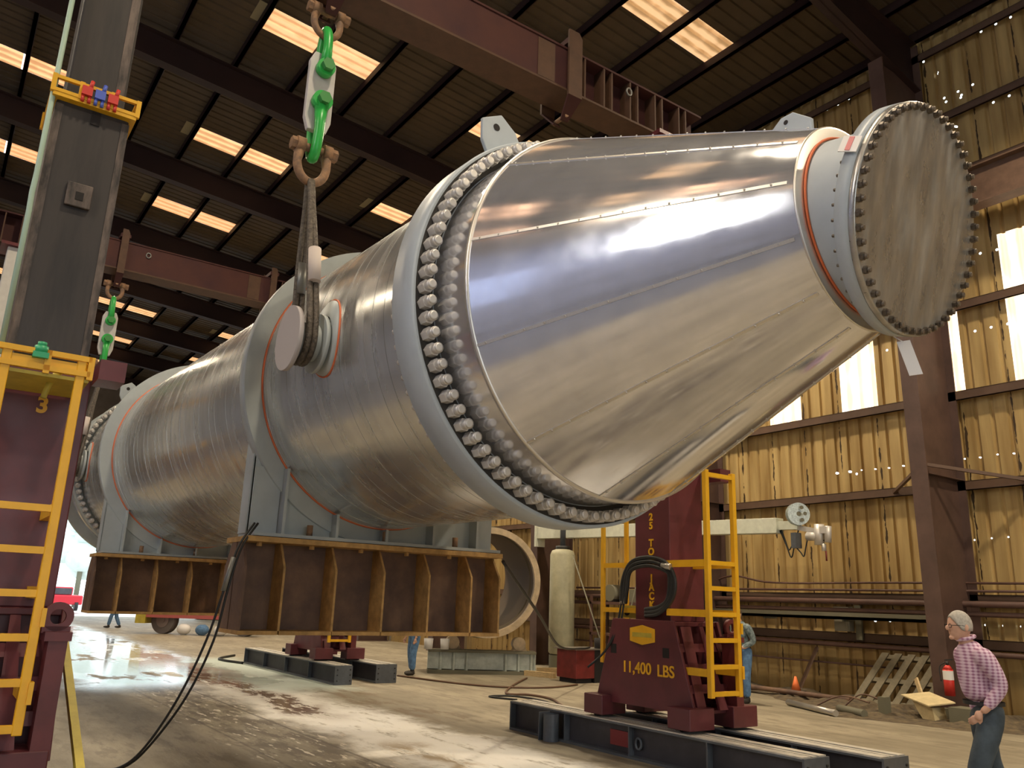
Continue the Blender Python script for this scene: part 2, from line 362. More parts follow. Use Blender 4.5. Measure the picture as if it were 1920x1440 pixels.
def mesh_of(name, mb, material):
    o = build(name, mb, material, origin=(0, 0, 0)); me = o.data; bpy.data.objects.remove(o); return me
def text(name, body, size, loc, rot, material, parent, ext=.004, alignx='CENTER', fat=.035):
    cu = bpy.data.curves.new(name, 'FONT'); cu.body = body; cu.size = size; cu.extrude = ext; cu.align_x = alignx; cu.align_y = 'CENTER'; cu.offset = size*fat
    to = bpy.data.objects.new(name, cu); COL.objects.link(to); bpy.context.view_layer.update()
    me = bpy.data.meshes.new_from_object(to); bpy.data.objects.remove(to); me.materials.clear(); me.materials.append(material)
    o = bpy.data.objects.new(name, me); COL.objects.link(o); o.parent = parent
    o.location = Vector(loc)-Vector(parent['_o']); o.rotation_euler = rot; o['_o'] = parent['_o']; return o
FACE_NY = (PI/2, 0, 0)          # text read while looking towards +Y
FACE_PX = (PI/2, 0, PI/2)       # text read while looking towards -X

# ------------------------------------------------------------------ setting
YW = 16.5
def roof_z(y): return 14.5+.083*(YW-y)
X0, X1, YN = -58.0, 16.0, -14.0
struct('floor', MB().box(X0-1, X1+.3, YN-.3, YW+.3, -.2, 0), M['floor'])
tag(build('ground_outside', MB().box(-160, 60, -90, 90, -.3, -.21), mat('yard_concrete', (.62, .60, .58), .8), origin=(0, 0, 0)), kind='structure')

def corr(mb, x0, x1, yz, axis='roof', per=.305, dep=.035):
    # trapezoid ribs across x; yz = two end points (y,z) of the sheet; depth along the normal
    xs = []; k = math.floor(x0/per)
    pat = ((0, 0), (.38, 0), (.46, 1), (.60, 1), (.68, 0))
    pts = []
    while k*per < x1+per:
        for t, h in pat: pts.append(((k+t)*per, h*dep))
        k += 1
    pts = [p for p in pts if x0-1e-6 <= p[0] <= x1+1e-6]
    if not pts or pts[0][0] > x0+1e-4: pts.insert(0, (x0, 0))
    if pts[-1][0] < x1-1e-4: pts.append((x1, 0))
    (ya, za), (yb, zb) = yz
    vs = []
    for x, h in pts:
        if axis == 'roof': vs += [(x, ya, za+h), (x, yb, zb+h)]
        else: vs += [(x, ya+h, za), (x, yb+h, zb)]
    mb.add(vs, [(2*i, 2*i+1, 2*i+3, 2*i+2) for i in range(len(pts)-1)])
sky_x = [(-55.0, -54.2), (-49.1, -48.3), (-43.2, -42.35), (-36.9, -36.0), (-30.4, -29.45), (-24.7, -23.85), (-18.2, -17.3), (-11.65, -10.75), (-5.2, -4.3), (1.0, 1.9), (7.4, 8.3)]
sky_y = [(13.7, 10.72), (7.52, 4.6), (1.3, -1.6), (-4.8, -7.7), (-10.9, -13.6)]
sky_x += [(-8.9, -7.1), (-3.3, -1.5)]; sky_x.sort(); added_sky = {(-8.9, -7.1), (-3.3, -1.5)}  # extra unseen bands, added for the salmon reflection in the cone
rf = MB(); x = X0
for a, b in sky_x:
    corr(rf, x, a, ((YW, roof_z(YW)), (YN, roof_z(YN))))
    y = YW
    for ya, yb in (sky_y if (a, b) not in added_sky else sky_y[3:]):
        corr(rf, a, b, ((y, roof_z(y)), (ya, roof_z(ya)))); y = yb
    corr(rf, a, b, ((y, roof_z(y)), (YN, roof_z(YN)))); x = b
corr(rf, x, X1, ((YW, roof_z(YW)), (YN, roof_z(YN))))
struct('ceiling', rf, M['roof'])
k = 0
for a, b in sky_x:
    for ya, yb in (sky_y if (a, b) not in added_sky else sky_y[3:]):
        k += 1; g = MB(); ym = (ya+yb)/2
        corr(g, a, b, ((ya, roof_z(ya)), (ym+.02, roof_z(ym)))); corr(g, a, b, ((ym-.02, roof_z(ym)), (yb, roof_z(yb))))
        struct('window_%d' % k, g, M['skylight_right'] if (a > -13 and ya > 10) else (M['skylight_added'] if (a, b) in added_sky else M['skylight']))
# small pale patches next to the skylights
g = MB()
for (x_, y_) in ((-17.62, 4.38), (-24.15, 4.33), (-29.85, 4.32), (-11.2, 10.45), (-24.2, 10.45), (-42.6, 10.4)):
    z_ = roof_z(y_)-.02
    tag(build('roof_patch', MB().prism([(x_-.38, y_-.13, z_+.011), (x_+.38, y_-.13, z_+.011), (x_+.38, y_+.13, z_-.011), (x_-.38, y_+.13, z_-.011)], (0, 0, -.012)), MATS.get('pale_patch') or mat('pale_patch', (.30, .25, .14), .7), origin=(x_, y_, z_)), 'small pale patch on the roof sheet at the end of a skylight', 'patch', 'pale patches beside the skylights')
# right wall with translucent sheets
wins = [(-12.45, -11.55, 6.15, 7.65), (-10.48, -9.6, 6.15, 7.65), (-8.62, -7.72, 6.1, 8.15), (-6.78, -5.88, 6.12, 9.2), (-4.9, -4.0, 6.1, 9.2), (-16.3, -15.4, 6.15, 7.65), (-18.2, -17.3, 6.15, 7.65), (-14.4, -13.5, 6.15, 7.65)]
wins.sort()
wb = MB(); x = X0; Wl = lambda a, b, z0, z1: corr(wb, a, b, ((YW, z0), (YW, z1)), 'wall', .31, .05)
for a, b, z0, z1 in wins:
    Wl(x, a, 0, 14.5); Wl(a, b, 0, z0); Wl(a, b, z1, 14.5); x = b
Wl(x, X1, 0, 14.5)
struct('wall_right', wb, M['wall'])
for a, b, z0, z1 in wins:
    k += 1; g = MB(); corr(g, a, b, ((YW, z0), (YW, z1)), 'wall', .31, .05); struct('window_%d' % k, g, M['wallpanel'])
# far end wall with a tall door opening
w = MB(); w.box(X0-.2, X0, YN, 2.0, 0, 17); w.box(X0-.2, X0, 16.0, YW, 0, 17); w.box(X0-.2, X0, 2.0, 16.0, 8.0, 17)
struct('wall_back', w, M['wall_plain'])
w = MB(); w.box(X1, X1+.2, YN, -4, 0, 17); w.box(X1, X1+.2, 8, YW, 0, 17); w.box(X1, X1+.2, -4, 8, 8, 17)
struct('wall_front', w, M['wall_plain'])
w = MB(); w.box(X0, X1, YN-.2, YN, 0, 17)
struct('wall_left', w, M['wall_blue'])
M['blue_fill'] = mat('added_blue_panel', (.3, .34, .45), .3, 0, emit=(.42, .50, .80), estr=.55)
M['highlight_panel'] = mat('added_highlight_panel', (.5, .5, .5), .4, 0, emit=(1.0, .97, .93), estr=10.0)
k += 1; struct('window_%d' % k, MB().box(-2.1, 1.1, YN+.01, YN+.04, 8.3, 15.6), M['highlight_panel'])  # added unseen glowing panel, shaped to give the cone its white highlight
for a in (-24.0, -20.0, -16.0, -12.0, -8.0):  # added unseen glowing panels, for the blue reflection in the cone
    k += 1; struct('window_%d' % k, MB().box(a, a+3.2, YN+.01, YN+.04, 4.2, 8.6), M['blue_fill'])
# purlins, rafters, girts, columns
nt_ = 0
pur_y = [16.3-.0+.0]+[16.65-1.52*k for k in range(1, 21)]
for y in pur_y:
    nt_ += 1; z = roof_z(y)-.01
    b = MB().box(X0, X1, y-.05, y+.05, z-.22, z); b.box(X0, X1, y-.05, y+.07, z-.22, z-.205)
    struct('trim_%d' % nt_, b, M['roofbeam'])
raf_x = [-56, -49.6, -43.8, -38, -32, -26, -20, -14, -8, -2, 4, 10]
for x in raf_x:
    nt_ += 1; b = MB()
    def zz(y, d): return roof_z(y)-.24-d
    ys = (16.3, 12.5, -13.9)
    dp = (1.25, .78, .78)
    for i in range(2):
        ya, yb = ys[i], ys[i+1]
        b.add([(x-.012, ya, zz(ya, 0)), (x+.012, ya, zz(ya, 0)), (x-.012, yb, zz(yb, 0)), (x+.012, yb, zz(yb, 0)), (x-.012, ya, zz(ya, dp[i])), (x+.012, ya, zz(ya, dp[i])), (x-.012, yb, zz(yb, dp[i+1])), (x+.012, yb, zz(yb, dp[i+1]))],
              [(0, 1, 3, 2), (4, 6, 7, 5), (0, 2, 6, 4), (1, 5, 7, 3), (0, 4, 5, 1), (2, 3, 7, 6)])
        for d in (0, None):
            d0, d1 = (0, 0) if d == 0 else (dp[i]-.03, dp[i+1]-.03)
            b.add([(x+sx*.15, yy, zz(yy, dd+t)) for yy, dd in ((ya, d0), (yb, d1)) for sx in (-1, 1) for t in (0, .03)],
                  [(0, 1, 3, 2), (4, 6, 7, 5), (0, 4, 5, 1), (2, 3, 7, 6), (0, 2, 6, 4), (1, 5, 7, 3)])
    struct('trim_%d' % nt_, b, M['roofbeam'])
for x in raf_x:
    nt_ += 1; b = MB(); zt = 13.2
    # tapered column: inner flange, web, outer flange (deeper at the top)
    yi0, yi1, yo = 15.02, 14.75, 16.30
    b.add([(x+sx, yy+dy, z) for z, yy in ((0, yi0), (zt, yi1)) for sx in (-.16, .16) for dy in (0, .03)], [(0, 1, 3, 2), (4, 6, 7, 5), (0, 4, 5, 1), (2, 3, 7, 6), (0, 2, 6, 4), (1, 5, 7, 3)])
    b.add([(x+sx, yy, z) for z, y0 in ((0, yi0+.03), (zt, yi1+.03)) for sx in (-.012, .012) for yy in (y0, yo)], [(0, 1, 3, 2), (4, 6, 7, 5), (0, 4, 5, 1), (2, 3, 7, 6), (0, 2, 6, 4), (1, 5, 7, 3)])
    b.box(x-.16, x+.16, yo, yo+.03, 0, 14.2)
    for z in (4.3, 8.4): b.box(x-.14, x+.14, yi0, yo, z, z+.02)
    b.box(x-.2, x+.2, yi0-.05, yo+.05, 0, .03)
    struct('trim_%d' % nt_, b, M['colred'])
for z in (1.24, 2.05, 4.2, 6.0, 7.85, 10.75, 12.15, 13.85):
    nt_ += 1; b = MB().box(X0, X1, YW-.2, YW-.18, z-.09, z+.09); b.box(X0, X1, YW-.2, YW-.01, z+.08, z+.095); b.box(X0, X1, YW-.2, YW-.16, z-.09, z-.075)
    struct('trim_%d' % nt_, b, M['girt'])
# knee braces from the column at girt height
b = MB(); b.bar((-8, 15.1, 4.5), (-9.3, 16.3, 4.2), .06, .06); b.bar((-8, 15.1, 4.5), (-6.7, 16.3, 4.2), .06, .06)
nt_ += 1; struct('trim_%d' % nt_, b, M['girt'])
# crane runway girder in front of the right wall
b = MB(); b.box(X0, X1, 15.55, 15.58, 9.5, 10.25); b.box(X0, X1, 15.40, 15.74, 9.47, 9.5); b.box(X0, X1, 15.40, 15.74, 10.25, 10.28)
tag(build('crane_runway_girder', b, mat('runway_girder_paint', (.13, .075, .048), .55, 0, var=.15), origin=(0, 15.56, 9.47)), 'brown crane runway girder running along the upper right wall', 'girder')

# ------------------------------------------------------------------ the vessel
YA = .045
def vc(X): return Vector((X, 4.4+YA*(X+7.43), 4.11))
AX = Vector((math.cos(YA), math.sin(YA), 0)); E1 = Vector((-math.sin(YA), math.cos(YA), 0)); E2 = Vector((0, 0, 1))
def vp(X, a, r): return vc(X)+E1*(r*math.cos(a))+E2*(r*math.sin(a))
def vring(X, r, n=128): return [vp(X, 2*PI*k/n, r) for k in range(n)]
V = thing('process_vessel', (-12.0, vc(-12).y, 2.28), 'huge shiny metal-clad cylindrical vessel with a cone end hanging in slings', 'pressure vessel')
RS = 1.62
sh = MB(); x = -18.40; i = 0
while x < -5.61:
    e = min(x+.205, -5.60); dr = (0, .0025, .001)[i % 3]
    sh.rings([vring(x, RS+dr), vring(e-.004, RS+dr)]); sh.rings([vring(e-.004, RS+dr), vring(e-.004, RS-.012), vring(e, RS-.012), vring(e, RS+dr)], False); x = e; i += 1
shell = build('shell', sh, M['shell'], V); shell['label'] = 'banded aluminium-clad cylinder body'
# near bolted flange pair
def flange(X0_, X1_, ro, ri, name='bolted_flange', m=M['greylt']):
    g = MB(); xm = (X0_+X1_)/2
    g.rings([vring(X0_, ri), vring(X0_, ro-.02), vring(X0_+.01, ro), vring(X1_-.012, ro), vring(X1_, ro-.012), vring(X1_, ri)], [False, False, True, False, False])
    return build(name, g, m, V, origin=V['_o'])
fl = flange(-5.70, -5.38, 1.775, 1.5)
fl['label'] = 'grey bolted flange ring between cylinder and cone'
g = MB(); g.rings([vring(-5.377, 1.59), vring(-5.377, 1.745)], False); build('shaded_flange_face', g, mat('nut_gap_shade', (.03, .026, .022), .6, .2), fl)  # dark ring paints the shade between the nuts
# nut meshes: axis along local +X
def nut_mesh(name, r, h, stud, m):
    g = MB(); g.cyl((0, 0, 0), (h*.55, 0, 0), r, n=6, smooth=False); g.cyl((h*.55, 0, 0), (h*.60, 0, 0), r*.8, n=12)
    g.cyl((h*.6, 0, 0), (h*.95, 0, 0), stud, n=12); g.cyl((h*.95, 0, 0), (h, 0, 0), stud, stud*.6, n=12)
    return mesh_of(name, g, m)
nm1 = nut_mesh('flange_nut_mesh', .054, .15, .042, M['nut'])
QX = Vector((1, 0, 0)).rotation_difference(AX); QXm = Vector((1, 0, 0)).rotation_difference(-AX)
VO = Vector(V['_o'])
for k in range(84):
    a = 2*PI*(k+.5)/84
    inst('flange_nut', nm1, fl, vp(-5.38, a, 1.680)-VO, QX)
nm2 = nut_mesh('back_nut_mesh', .040, .10, .025, M['nut'])
for k in range(84):
    a = 2*PI*(k+.5)/84
    inst('back_nut', nm2, fl, vp(-5.70, a, 1.70)-VO, QXm)
# cone base band and cone
band = MB(); band.rings([vring(-5.38, 1.585), vring(-4.92, 1.585)])
cb = build('cone_base_band', band, M['cone'], V)
g = MB(); g.rings([vring(-4.93, 1.58), vring(-4.93, 1.60), vring(-4.895, 1.60), vring(-4.895, 1.58)]); build('band_trim', g, M['seam'], cb)
ZC2, ZN = 4.145, 4.055
def tilted(center, el, r, n=128):
    nn = Vector((math.cos(YA)*math.cos(el), math.sin(YA)*math.cos(el), math.sin(el)))
    e1 = Vector((0, 0, 1)).cross(nn).normalized(); e2 = nn.cross(e1)
    return [center+e1*(r*math.cos(2*PI*k/n))+e2*(r*math.sin(2*PI*k/n)) for k in range(n)]
C1 = vc(-4.90); C2 = Vector((-2.74, vc(-2.74).y, ZC2)); CN = Vector((-2.33, vc(-2.33).y, ZN))
EL2, ELN = 0.0, -.238
def cone_ring(t, extra=0, n=144):
    c = C1.lerp(C2, t); el = EL2*t; r = 1.585*(1-t)+.69*t
    nn = Vector((math.cos(YA)*math.cos(el), math.sin(YA)*math.cos(el), math.sin(el)))
    e1 = Vector((0, 0, 1)).cross(nn).normalized(); e2 = nn.cross(e1); out = []
    for k in range(n):
        a = 2*PI*k/n
        out.append(c+(e1*math.cos(a)+e2*math.sin(a))*(r+extra))
    return out
cn = MB(); cn.rings([cone_ring(i/24) for i in range(25)])
cone = build('cone', cn, M['cone'], V); cone['label'] = 'mirror-bright cone with riveted lap seams'
for j, deg in enumerate(range(22, 382, 30)):
    a = math.radians(deg); kk = a/(2*PI)*144
    def on(t, da, ex):
        c = C1.lerp(C2, t); el = EL2*t; r = 1.585*(1-t)+.69*t+ex
        nn = Vector((math.cos(YA)*math.cos(el), math.sin(YA)*math.cos(el), math.sin(el))); e1 = Vector((0, 0, 1)).cross(nn).normalized(); e2 = nn.cross(e1)
        return c+(e1*math.cos(a+da/r)+e2*math.sin(a+da/r))*r
    g = MB(); hw = .011
    for i in range(16):
        t0, t1 = .0+i/16*.985, (i+1)/16*.985
        g.add([on(t0, -hw, .0), on(t0, -hw, .006), on(t0, hw, .006), on(t0, hw, 0), on(t1, -hw, .0), on(t1, -hw, .006), on(t1, hw, .006), on(t1, hw, 0)], [(0, 4, 5, 1), (1, 5, 6, 2), (2, 6, 7, 3)])
    for i in range(14):
        t = (i+.5)/14*.98; p = on(t, 0, .006); q = on(t, 0, .014); g.cyl(p, q, .007, n=8)
    build('lap_seam', g, M['seam'], cone)
# cone end collar (wrinkled aluminium lip), sealant, neck, nozzle flange, cover
NE = Vector((math.cos(YA)*math.cos(ELN), math.sin(YA)*math.cos(ELN), math.sin(ELN)))
lip = MB(); lip.rings([tilted(C2, 0, .692), tilted(C2+AX*.012, 0, .698), tilted(C2+AX*.016, 0, .685), tilted(C2+AX*.02, 0, .60)])
build('cone_lip', lip, M['seam'], cone)
nk = MB(); nk.rings([tilted(C2, 0, .602), tilted(CN-NE*.20, ELN*.8, .600), tilted(CN-NE*.10, ELN, .60)])
neck = build('nozzle_neck', nk, M['greylt'], V); neck['label'] = 'pale grey painted nozzle neck'
g = MB(); g.tube(tilted(C2+AX*.03, 0, .612, 96), .0085, n=8, closed=True); build('sealant_bead', g, M['orange'], neck)
g = MB(); g.rings([tilted(CN-NE*.125, ELN, .58), tilted(CN-NE*.125, ELN, .712), tilted(CN-NE*.035, ELN, .716), tilted(CN-NE*.035, ELN, .60)], [False, True, False])
nf = build('nozzle_flange', g, M['greylt'], V)
g = MB(); g.rings([tilted(CN-NE*.035, ELN, .712), tilted(CN-NE*.028, ELN, .714), tilted(CN+NE*.0, ELN, .714), tilted(CN+NE*.004, ELN, .705)], [True, True, True], cap1=True)
cv = build('cover_plate', g, M['plate'], V); cv['label'] = 'round bare steel cover plate on the nozzle'
nm3 = nut_mesh('cover_nut_mesh', .0245, .042, .017, M['nutdark'])
QN = Vector((1, 0, 0)).rotation_difference(NE); QNm = Vector((1, 0, 0)).rotation_difference(-NE)
for p in tilted(CN+NE*.003, ELN, .682, 52): inst('cover_nut', nm3, cv, p-VO, QN)
nm4 = nut_mesh('neck_nut_mesh', .014, .05, .010, M['nutdark'])
for p in tilted(CN-NE*.125, ELN, .655, 46): inst('neck_stud', nm4, neck, p-VO, QNm)
# stiffening rings and saddles
def saddle_set(Xr):
    g = MB(); g.rings([vring(Xr-.16, RS), vring(Xr-.16, 1.82), vring(Xr, 1.82), vring(Xr, RS)], [False, True, False])
    rg = build('stiffening_ring', g, M['grey'], V); rg['label'] = 'flat grey stiffening ring above a saddle'
    g = MB(); g.tube([vp(Xr+.006, 2*PI*k/96, RS+.004) for k in range(96)], .012, n=6, closed=True); build('sealant_bead', g, M['orange'], rg)
    yc = vc(Xr).y; hw = 1.56
    g = MB(); zb = 2.31
    # web plate with a circular cut
    pts = []
    n = 40; 
    arc = [(-hw+2*hw*i/n) for i in range(n+1)]
    low = [(y, 4.11-math.sqrt(1.615**2-y*y)) for y in arc]
    for i in range(n):
        (ya, za), (yb, zb2) = low[i], low[i+1]
        vs = [(Xr+d, yc+y, z) for d in (-.045, -.005) for y, z in ((ya, zb), (yb, zb), (yb, zb2), (ya, za))]
        g.add(vs, [(0, 1, 2, 3), (4, 7, 6, 5), (0, 4, 5, 1), (3, 2, 6, 7)])
    g.box(Xr-.32, Xr+.22, yc-hw, yc+hw, 2.295, zb+.02)
    sd = build('saddle', g, M['grey'], V); sd['label'] = 'grey saddle plate under the cylinder'
    for y in (-1.56, -1.24, -.62, 0, .62, 1.24, 1.52):
        h = min(4.11-math.sqrt(1.64**2-y*y), 3.4)
        g = MB(); g.box(Xr-.30, Xr-.045, yc+y-.015, yc+y+.015, zb+.02, h)
        if abs(y) < 1.4: g.box(Xr-.005, Xr+.17, yc+y-.015, yc+y+.015, zb+.02, min(h, 3.12))
        build('saddle_rib', g, M['grey'], sd)
    g = MB(); g.box(Xr-.004, Xr+.02, yc-1.56, yc-1.26, zb+.02, 3.05); build('saddle_end_plate', g, M['grey'], sd)
    g = MB()
    for y in (-.92, .0, .95): g.cyl((Xr+.12, yc+y, 2.33), (Xr+.12, yc+y, 2.45), .035, n=8)
    build('anchor_bolts', g, M['rustyshackle'], sd)
saddle_set(-8.81); saddle_set(-15.75)
# trunnions with pads
def trunnion(X, sgn):
    z = 4.05; yc = vc(X).y; g = MB(); ys = yc+sgn*RS
    y0 = yc+sgn*(RS-.25)
    pad = MB(); n = 64
    # reinforcing pad hugging the shell
    def onshell(u, v, r): # u along axis, v along arc
        a = (PI if sgn < 0 else 0)+(-1 if sgn < 0 else 1)*v/r
        return vp(X+u, a, r)
    rr = [[onshell(.30*q*math.cos(2*PI*k/n), .38*q*math.sin(2*PI*k/n), RS+h) for k in range(n)] for q, h in ((.55, .022), (1, .022), (1.0, -.03))]
    pad.rings(rr); 
    d = Vector((0, sgn, 0))
    c0 = Vector((X, y0, z)); cE = Vector((X, yc+sgn*(RS+.30), z))
    tr = build('trunnion', MB().cyl(c0, cE, .18, n=48), M['grey'], V)
    tr['label'] = 'short round lifting trunnion'
    build('pad_ring', pad, M['grey'], tr)
    g = MB(); g.tube([onshell(.31*math.cos(2*PI*k/64), .39*math.sin(2*PI*k/64), RS+.006) for k in range(64)], .008, n=6, closed=True); build('sealant_bead', g, M['orange'], tr)
    g = MB(); g.cyl(cE, cE+d*.045, .315, n=64); build('end_disc', g, mat_disc, tr)
    g = MB(); g.cyl(Vector((X, yc+sgn*(RS+.03), z)), Vector((X, yc+sgn*(RS+.07), z)), .29, n=48); build('inner_disc', g, M['grey'], tr)
mat_disc = mat('primer_grey_disc', (.45, .41, .40), .6)
for X in (-7.25, -17.95):
    for s_ in (-1, 1): trunnion(X, s_)
# lifting lugs on top
def lug(X, a, w, h, name='lifting_lug', r=1.75, el=None):
    base = vp(X, a, r); out = (base-vc(X)).normalized(); t = Vector((0, 0, 1)).cross(AX)
    tan = AX.cross(out).normalized()
    poly = [base-tan*w/2-out*.08, base+tan*w/2-out*.08, base+tan*w*.5+out*h*.45, base+tan*w*.28+out*h, base-tan*w*.28+out*h, base-tan*w*.5+out*h*.45]
    g = MB(); g.prism([p-AX*.02 for p in poly], AX*.04)
    lo = build('lifting_lug', g, M['greylt'], V, bevel=.008)
    g = MB(); c = base+out*h*.68; g.cyl(c-AX*.024, c+AX*.024, .035, n=16); build('lug_hole', g, M['dark'], lo)
    return lo
lug(-5.55, math.radians(118), .42, .34); lug(-5.55, math.radians(62), .42, .34)
lug(-8.1, math.radians(90), .5, .3, r=1.62)
lug(-18.7, math.radians(118), .42, .34)
p0 = Vector((-3.12, vc(-3.0).y-.12, 5.02))
g = MB(); g.prism([p0+Vector(v) for v in ((-.16, 0, -.12), (.2, 0, -.12), (.2, 0, 0), (.06, 0, .115), (-.04, 0, .115), (-.2, 0, 0))], (0, .035, 0))
lo = build('lifting_lug', g, M['greylt'], V, bevel=.006); g = MB(); g.cyl(p0+Vector((0, -.003, .06)), p0+Vector((0, .038, .06)), .018, n=14); build('lug_hole', g, M['dark'], lo)
# tag hanging on the nozzle flange, paper strip under it
def bx(c, ux, uy, w, h, t):
    c = Vector(c); ux = Vector(ux).normalized(); uy = Vector(uy).normalized(); nn = ux.cross(uy)
    g = MB(); poly = [c-ux*w/2-uy*h/2, c+ux*w/2-uy*h/2, c+ux*w/2+uy*h/2, c-ux*w/2+uy*h/2]; g.prism([p-nn*t/2 for p in poly], nn*t); return g
ph = math.radians(160)
e1n = Vector((0, 0, 1)).cross(NE).normalized(); e2n = NE.cross(e1n)
tp = CN-NE*.09+(e1n*math.cos(ph)+e2n*math.sin(ph))*.736; od = (e1n*math.cos(ph)+e2n*math.sin(ph)); td = NE.cross(od)
tgb = build('shipping_tag', bx(tp, NE*1+td*.25, td, .13, .115, .006), M['white'], V); tgb['label'] = 'small white tag with a red stripe'
build('tag_stripe', bx(tp+od*.005, NE*1+td*.25, td, .035, .10, .004), mat('faded_red_stripe', (.72, .25, .25), .6), tgb)
bp_ = CN-NE*.05-e2n*.73
g = bx(bp_+Vector((.06, .05, -.14)), Vector((.15, .25, -1)), Vector((.8, .6, .1)), .22, .075, .006)
sg = build('paper_strip', g, M['white'], V); sg['label'] = 'white strip dangling under the nozzle flange'
build('strip_string', MB().cyl(bp_, bp_+Vector((.045, .02, -.04)), .003, n=6), M['white'], sg)
# far end: flange, short shell, end flange
f2 = flange(-18.62, -18.40, 1.755, 1.5, 'bolted_flange', M['grey']); f2['label'] = 'grey bolted flange ring at the far end'
for k in range(84): inst('far_flange_nut', nm1, f2, vp(-18.40, 2*PI*(k+.5)/84, 1.69)-VO, QX)
g = MB(); g.rings([vring(-19.75, 1.6), vring(-19.2, 1.6), vring(-19.195, 1.59), vring(-18.62, 1.6)]); build('end_shell', g, M['cone'], V)
f3 = flange(-19.95, -19.75, 1.76, 1.0, 'end_flange', M['grey'])
g = MB(); g.rings([vring(-19.97, .9), vring(-19.97, 1.7), vring(-19.9, 1.7)], [False, False], cap0=True); build('end_cover', g, M['grey'], V)

# ------------------------------------------------------------------ rusty beams bolted under the saddles
def rusty_beam(Xr, label):
    yc = vc(Xr).y; xw = Xr-.08; y0, y1 = yc-1.64, yc+1.56
    T = thing('support_beam', (xw, yc, 1.30), label, 'steel beam', 'rusty beams under the vessel saddles')
    web = MB().box(xw-.015, xw+.015, y0+.02, y1-.02, 1.34, 2.23); build('web', web, M['rust'], T)
    tf = MB().box(xw-.36, xw+.36, y0, y1, 2.23, 2.285); build('top_flange', tf, M['rustedge'], T, bevel=.004)
    bf = MB()
    ys = [y0-.0]+[y0+.43+.585*i for i in range(5)]+[y1]
    for i in range(6): bf.box(xw-.34-.012*(i % 2), xw+.34+.012*(i % 2), ys[i]+.005, ys[i+1]-.005, 1.30, 1.34)
    build('bottom_flange', bf, M['rustedge'], T, bevel=.004)
    for i, y in enumerate(ys):
        yy = min(max(y, y0+.02), y1-.02)
        for sg_ in (1, -1):
            s = MB(); p = [(xw+sg_*.015, yy-.012, 1.34), (xw+sg_*.34, yy-.012, 1.34), (xw+sg_*.34, yy-.012, 1.98), (xw+sg_*.17, yy-.012, 2.23), (xw+sg_*.015, yy-.012, 2.23)]
            s.prism(p, (0, .024, 0)); build('stiffener', s, M['rustedge'] if i else M['rust'], T)
    for i in range(5):
        y = ys[i+1]-.25
        b = MB(); b.cyl((xw+.2, y, 2.19), (xw+.2, y, 2.23), .03, n=6, smooth=False); build('bolt', b, M['rustedge'], T)
    return T
rusty_beam(-8.81, 'rusty plate beam with tall stiffeners under the nearer saddle')
rusty_beam(-15.75, 'rusty plate beam with tall stiffeners under the farther saddle')

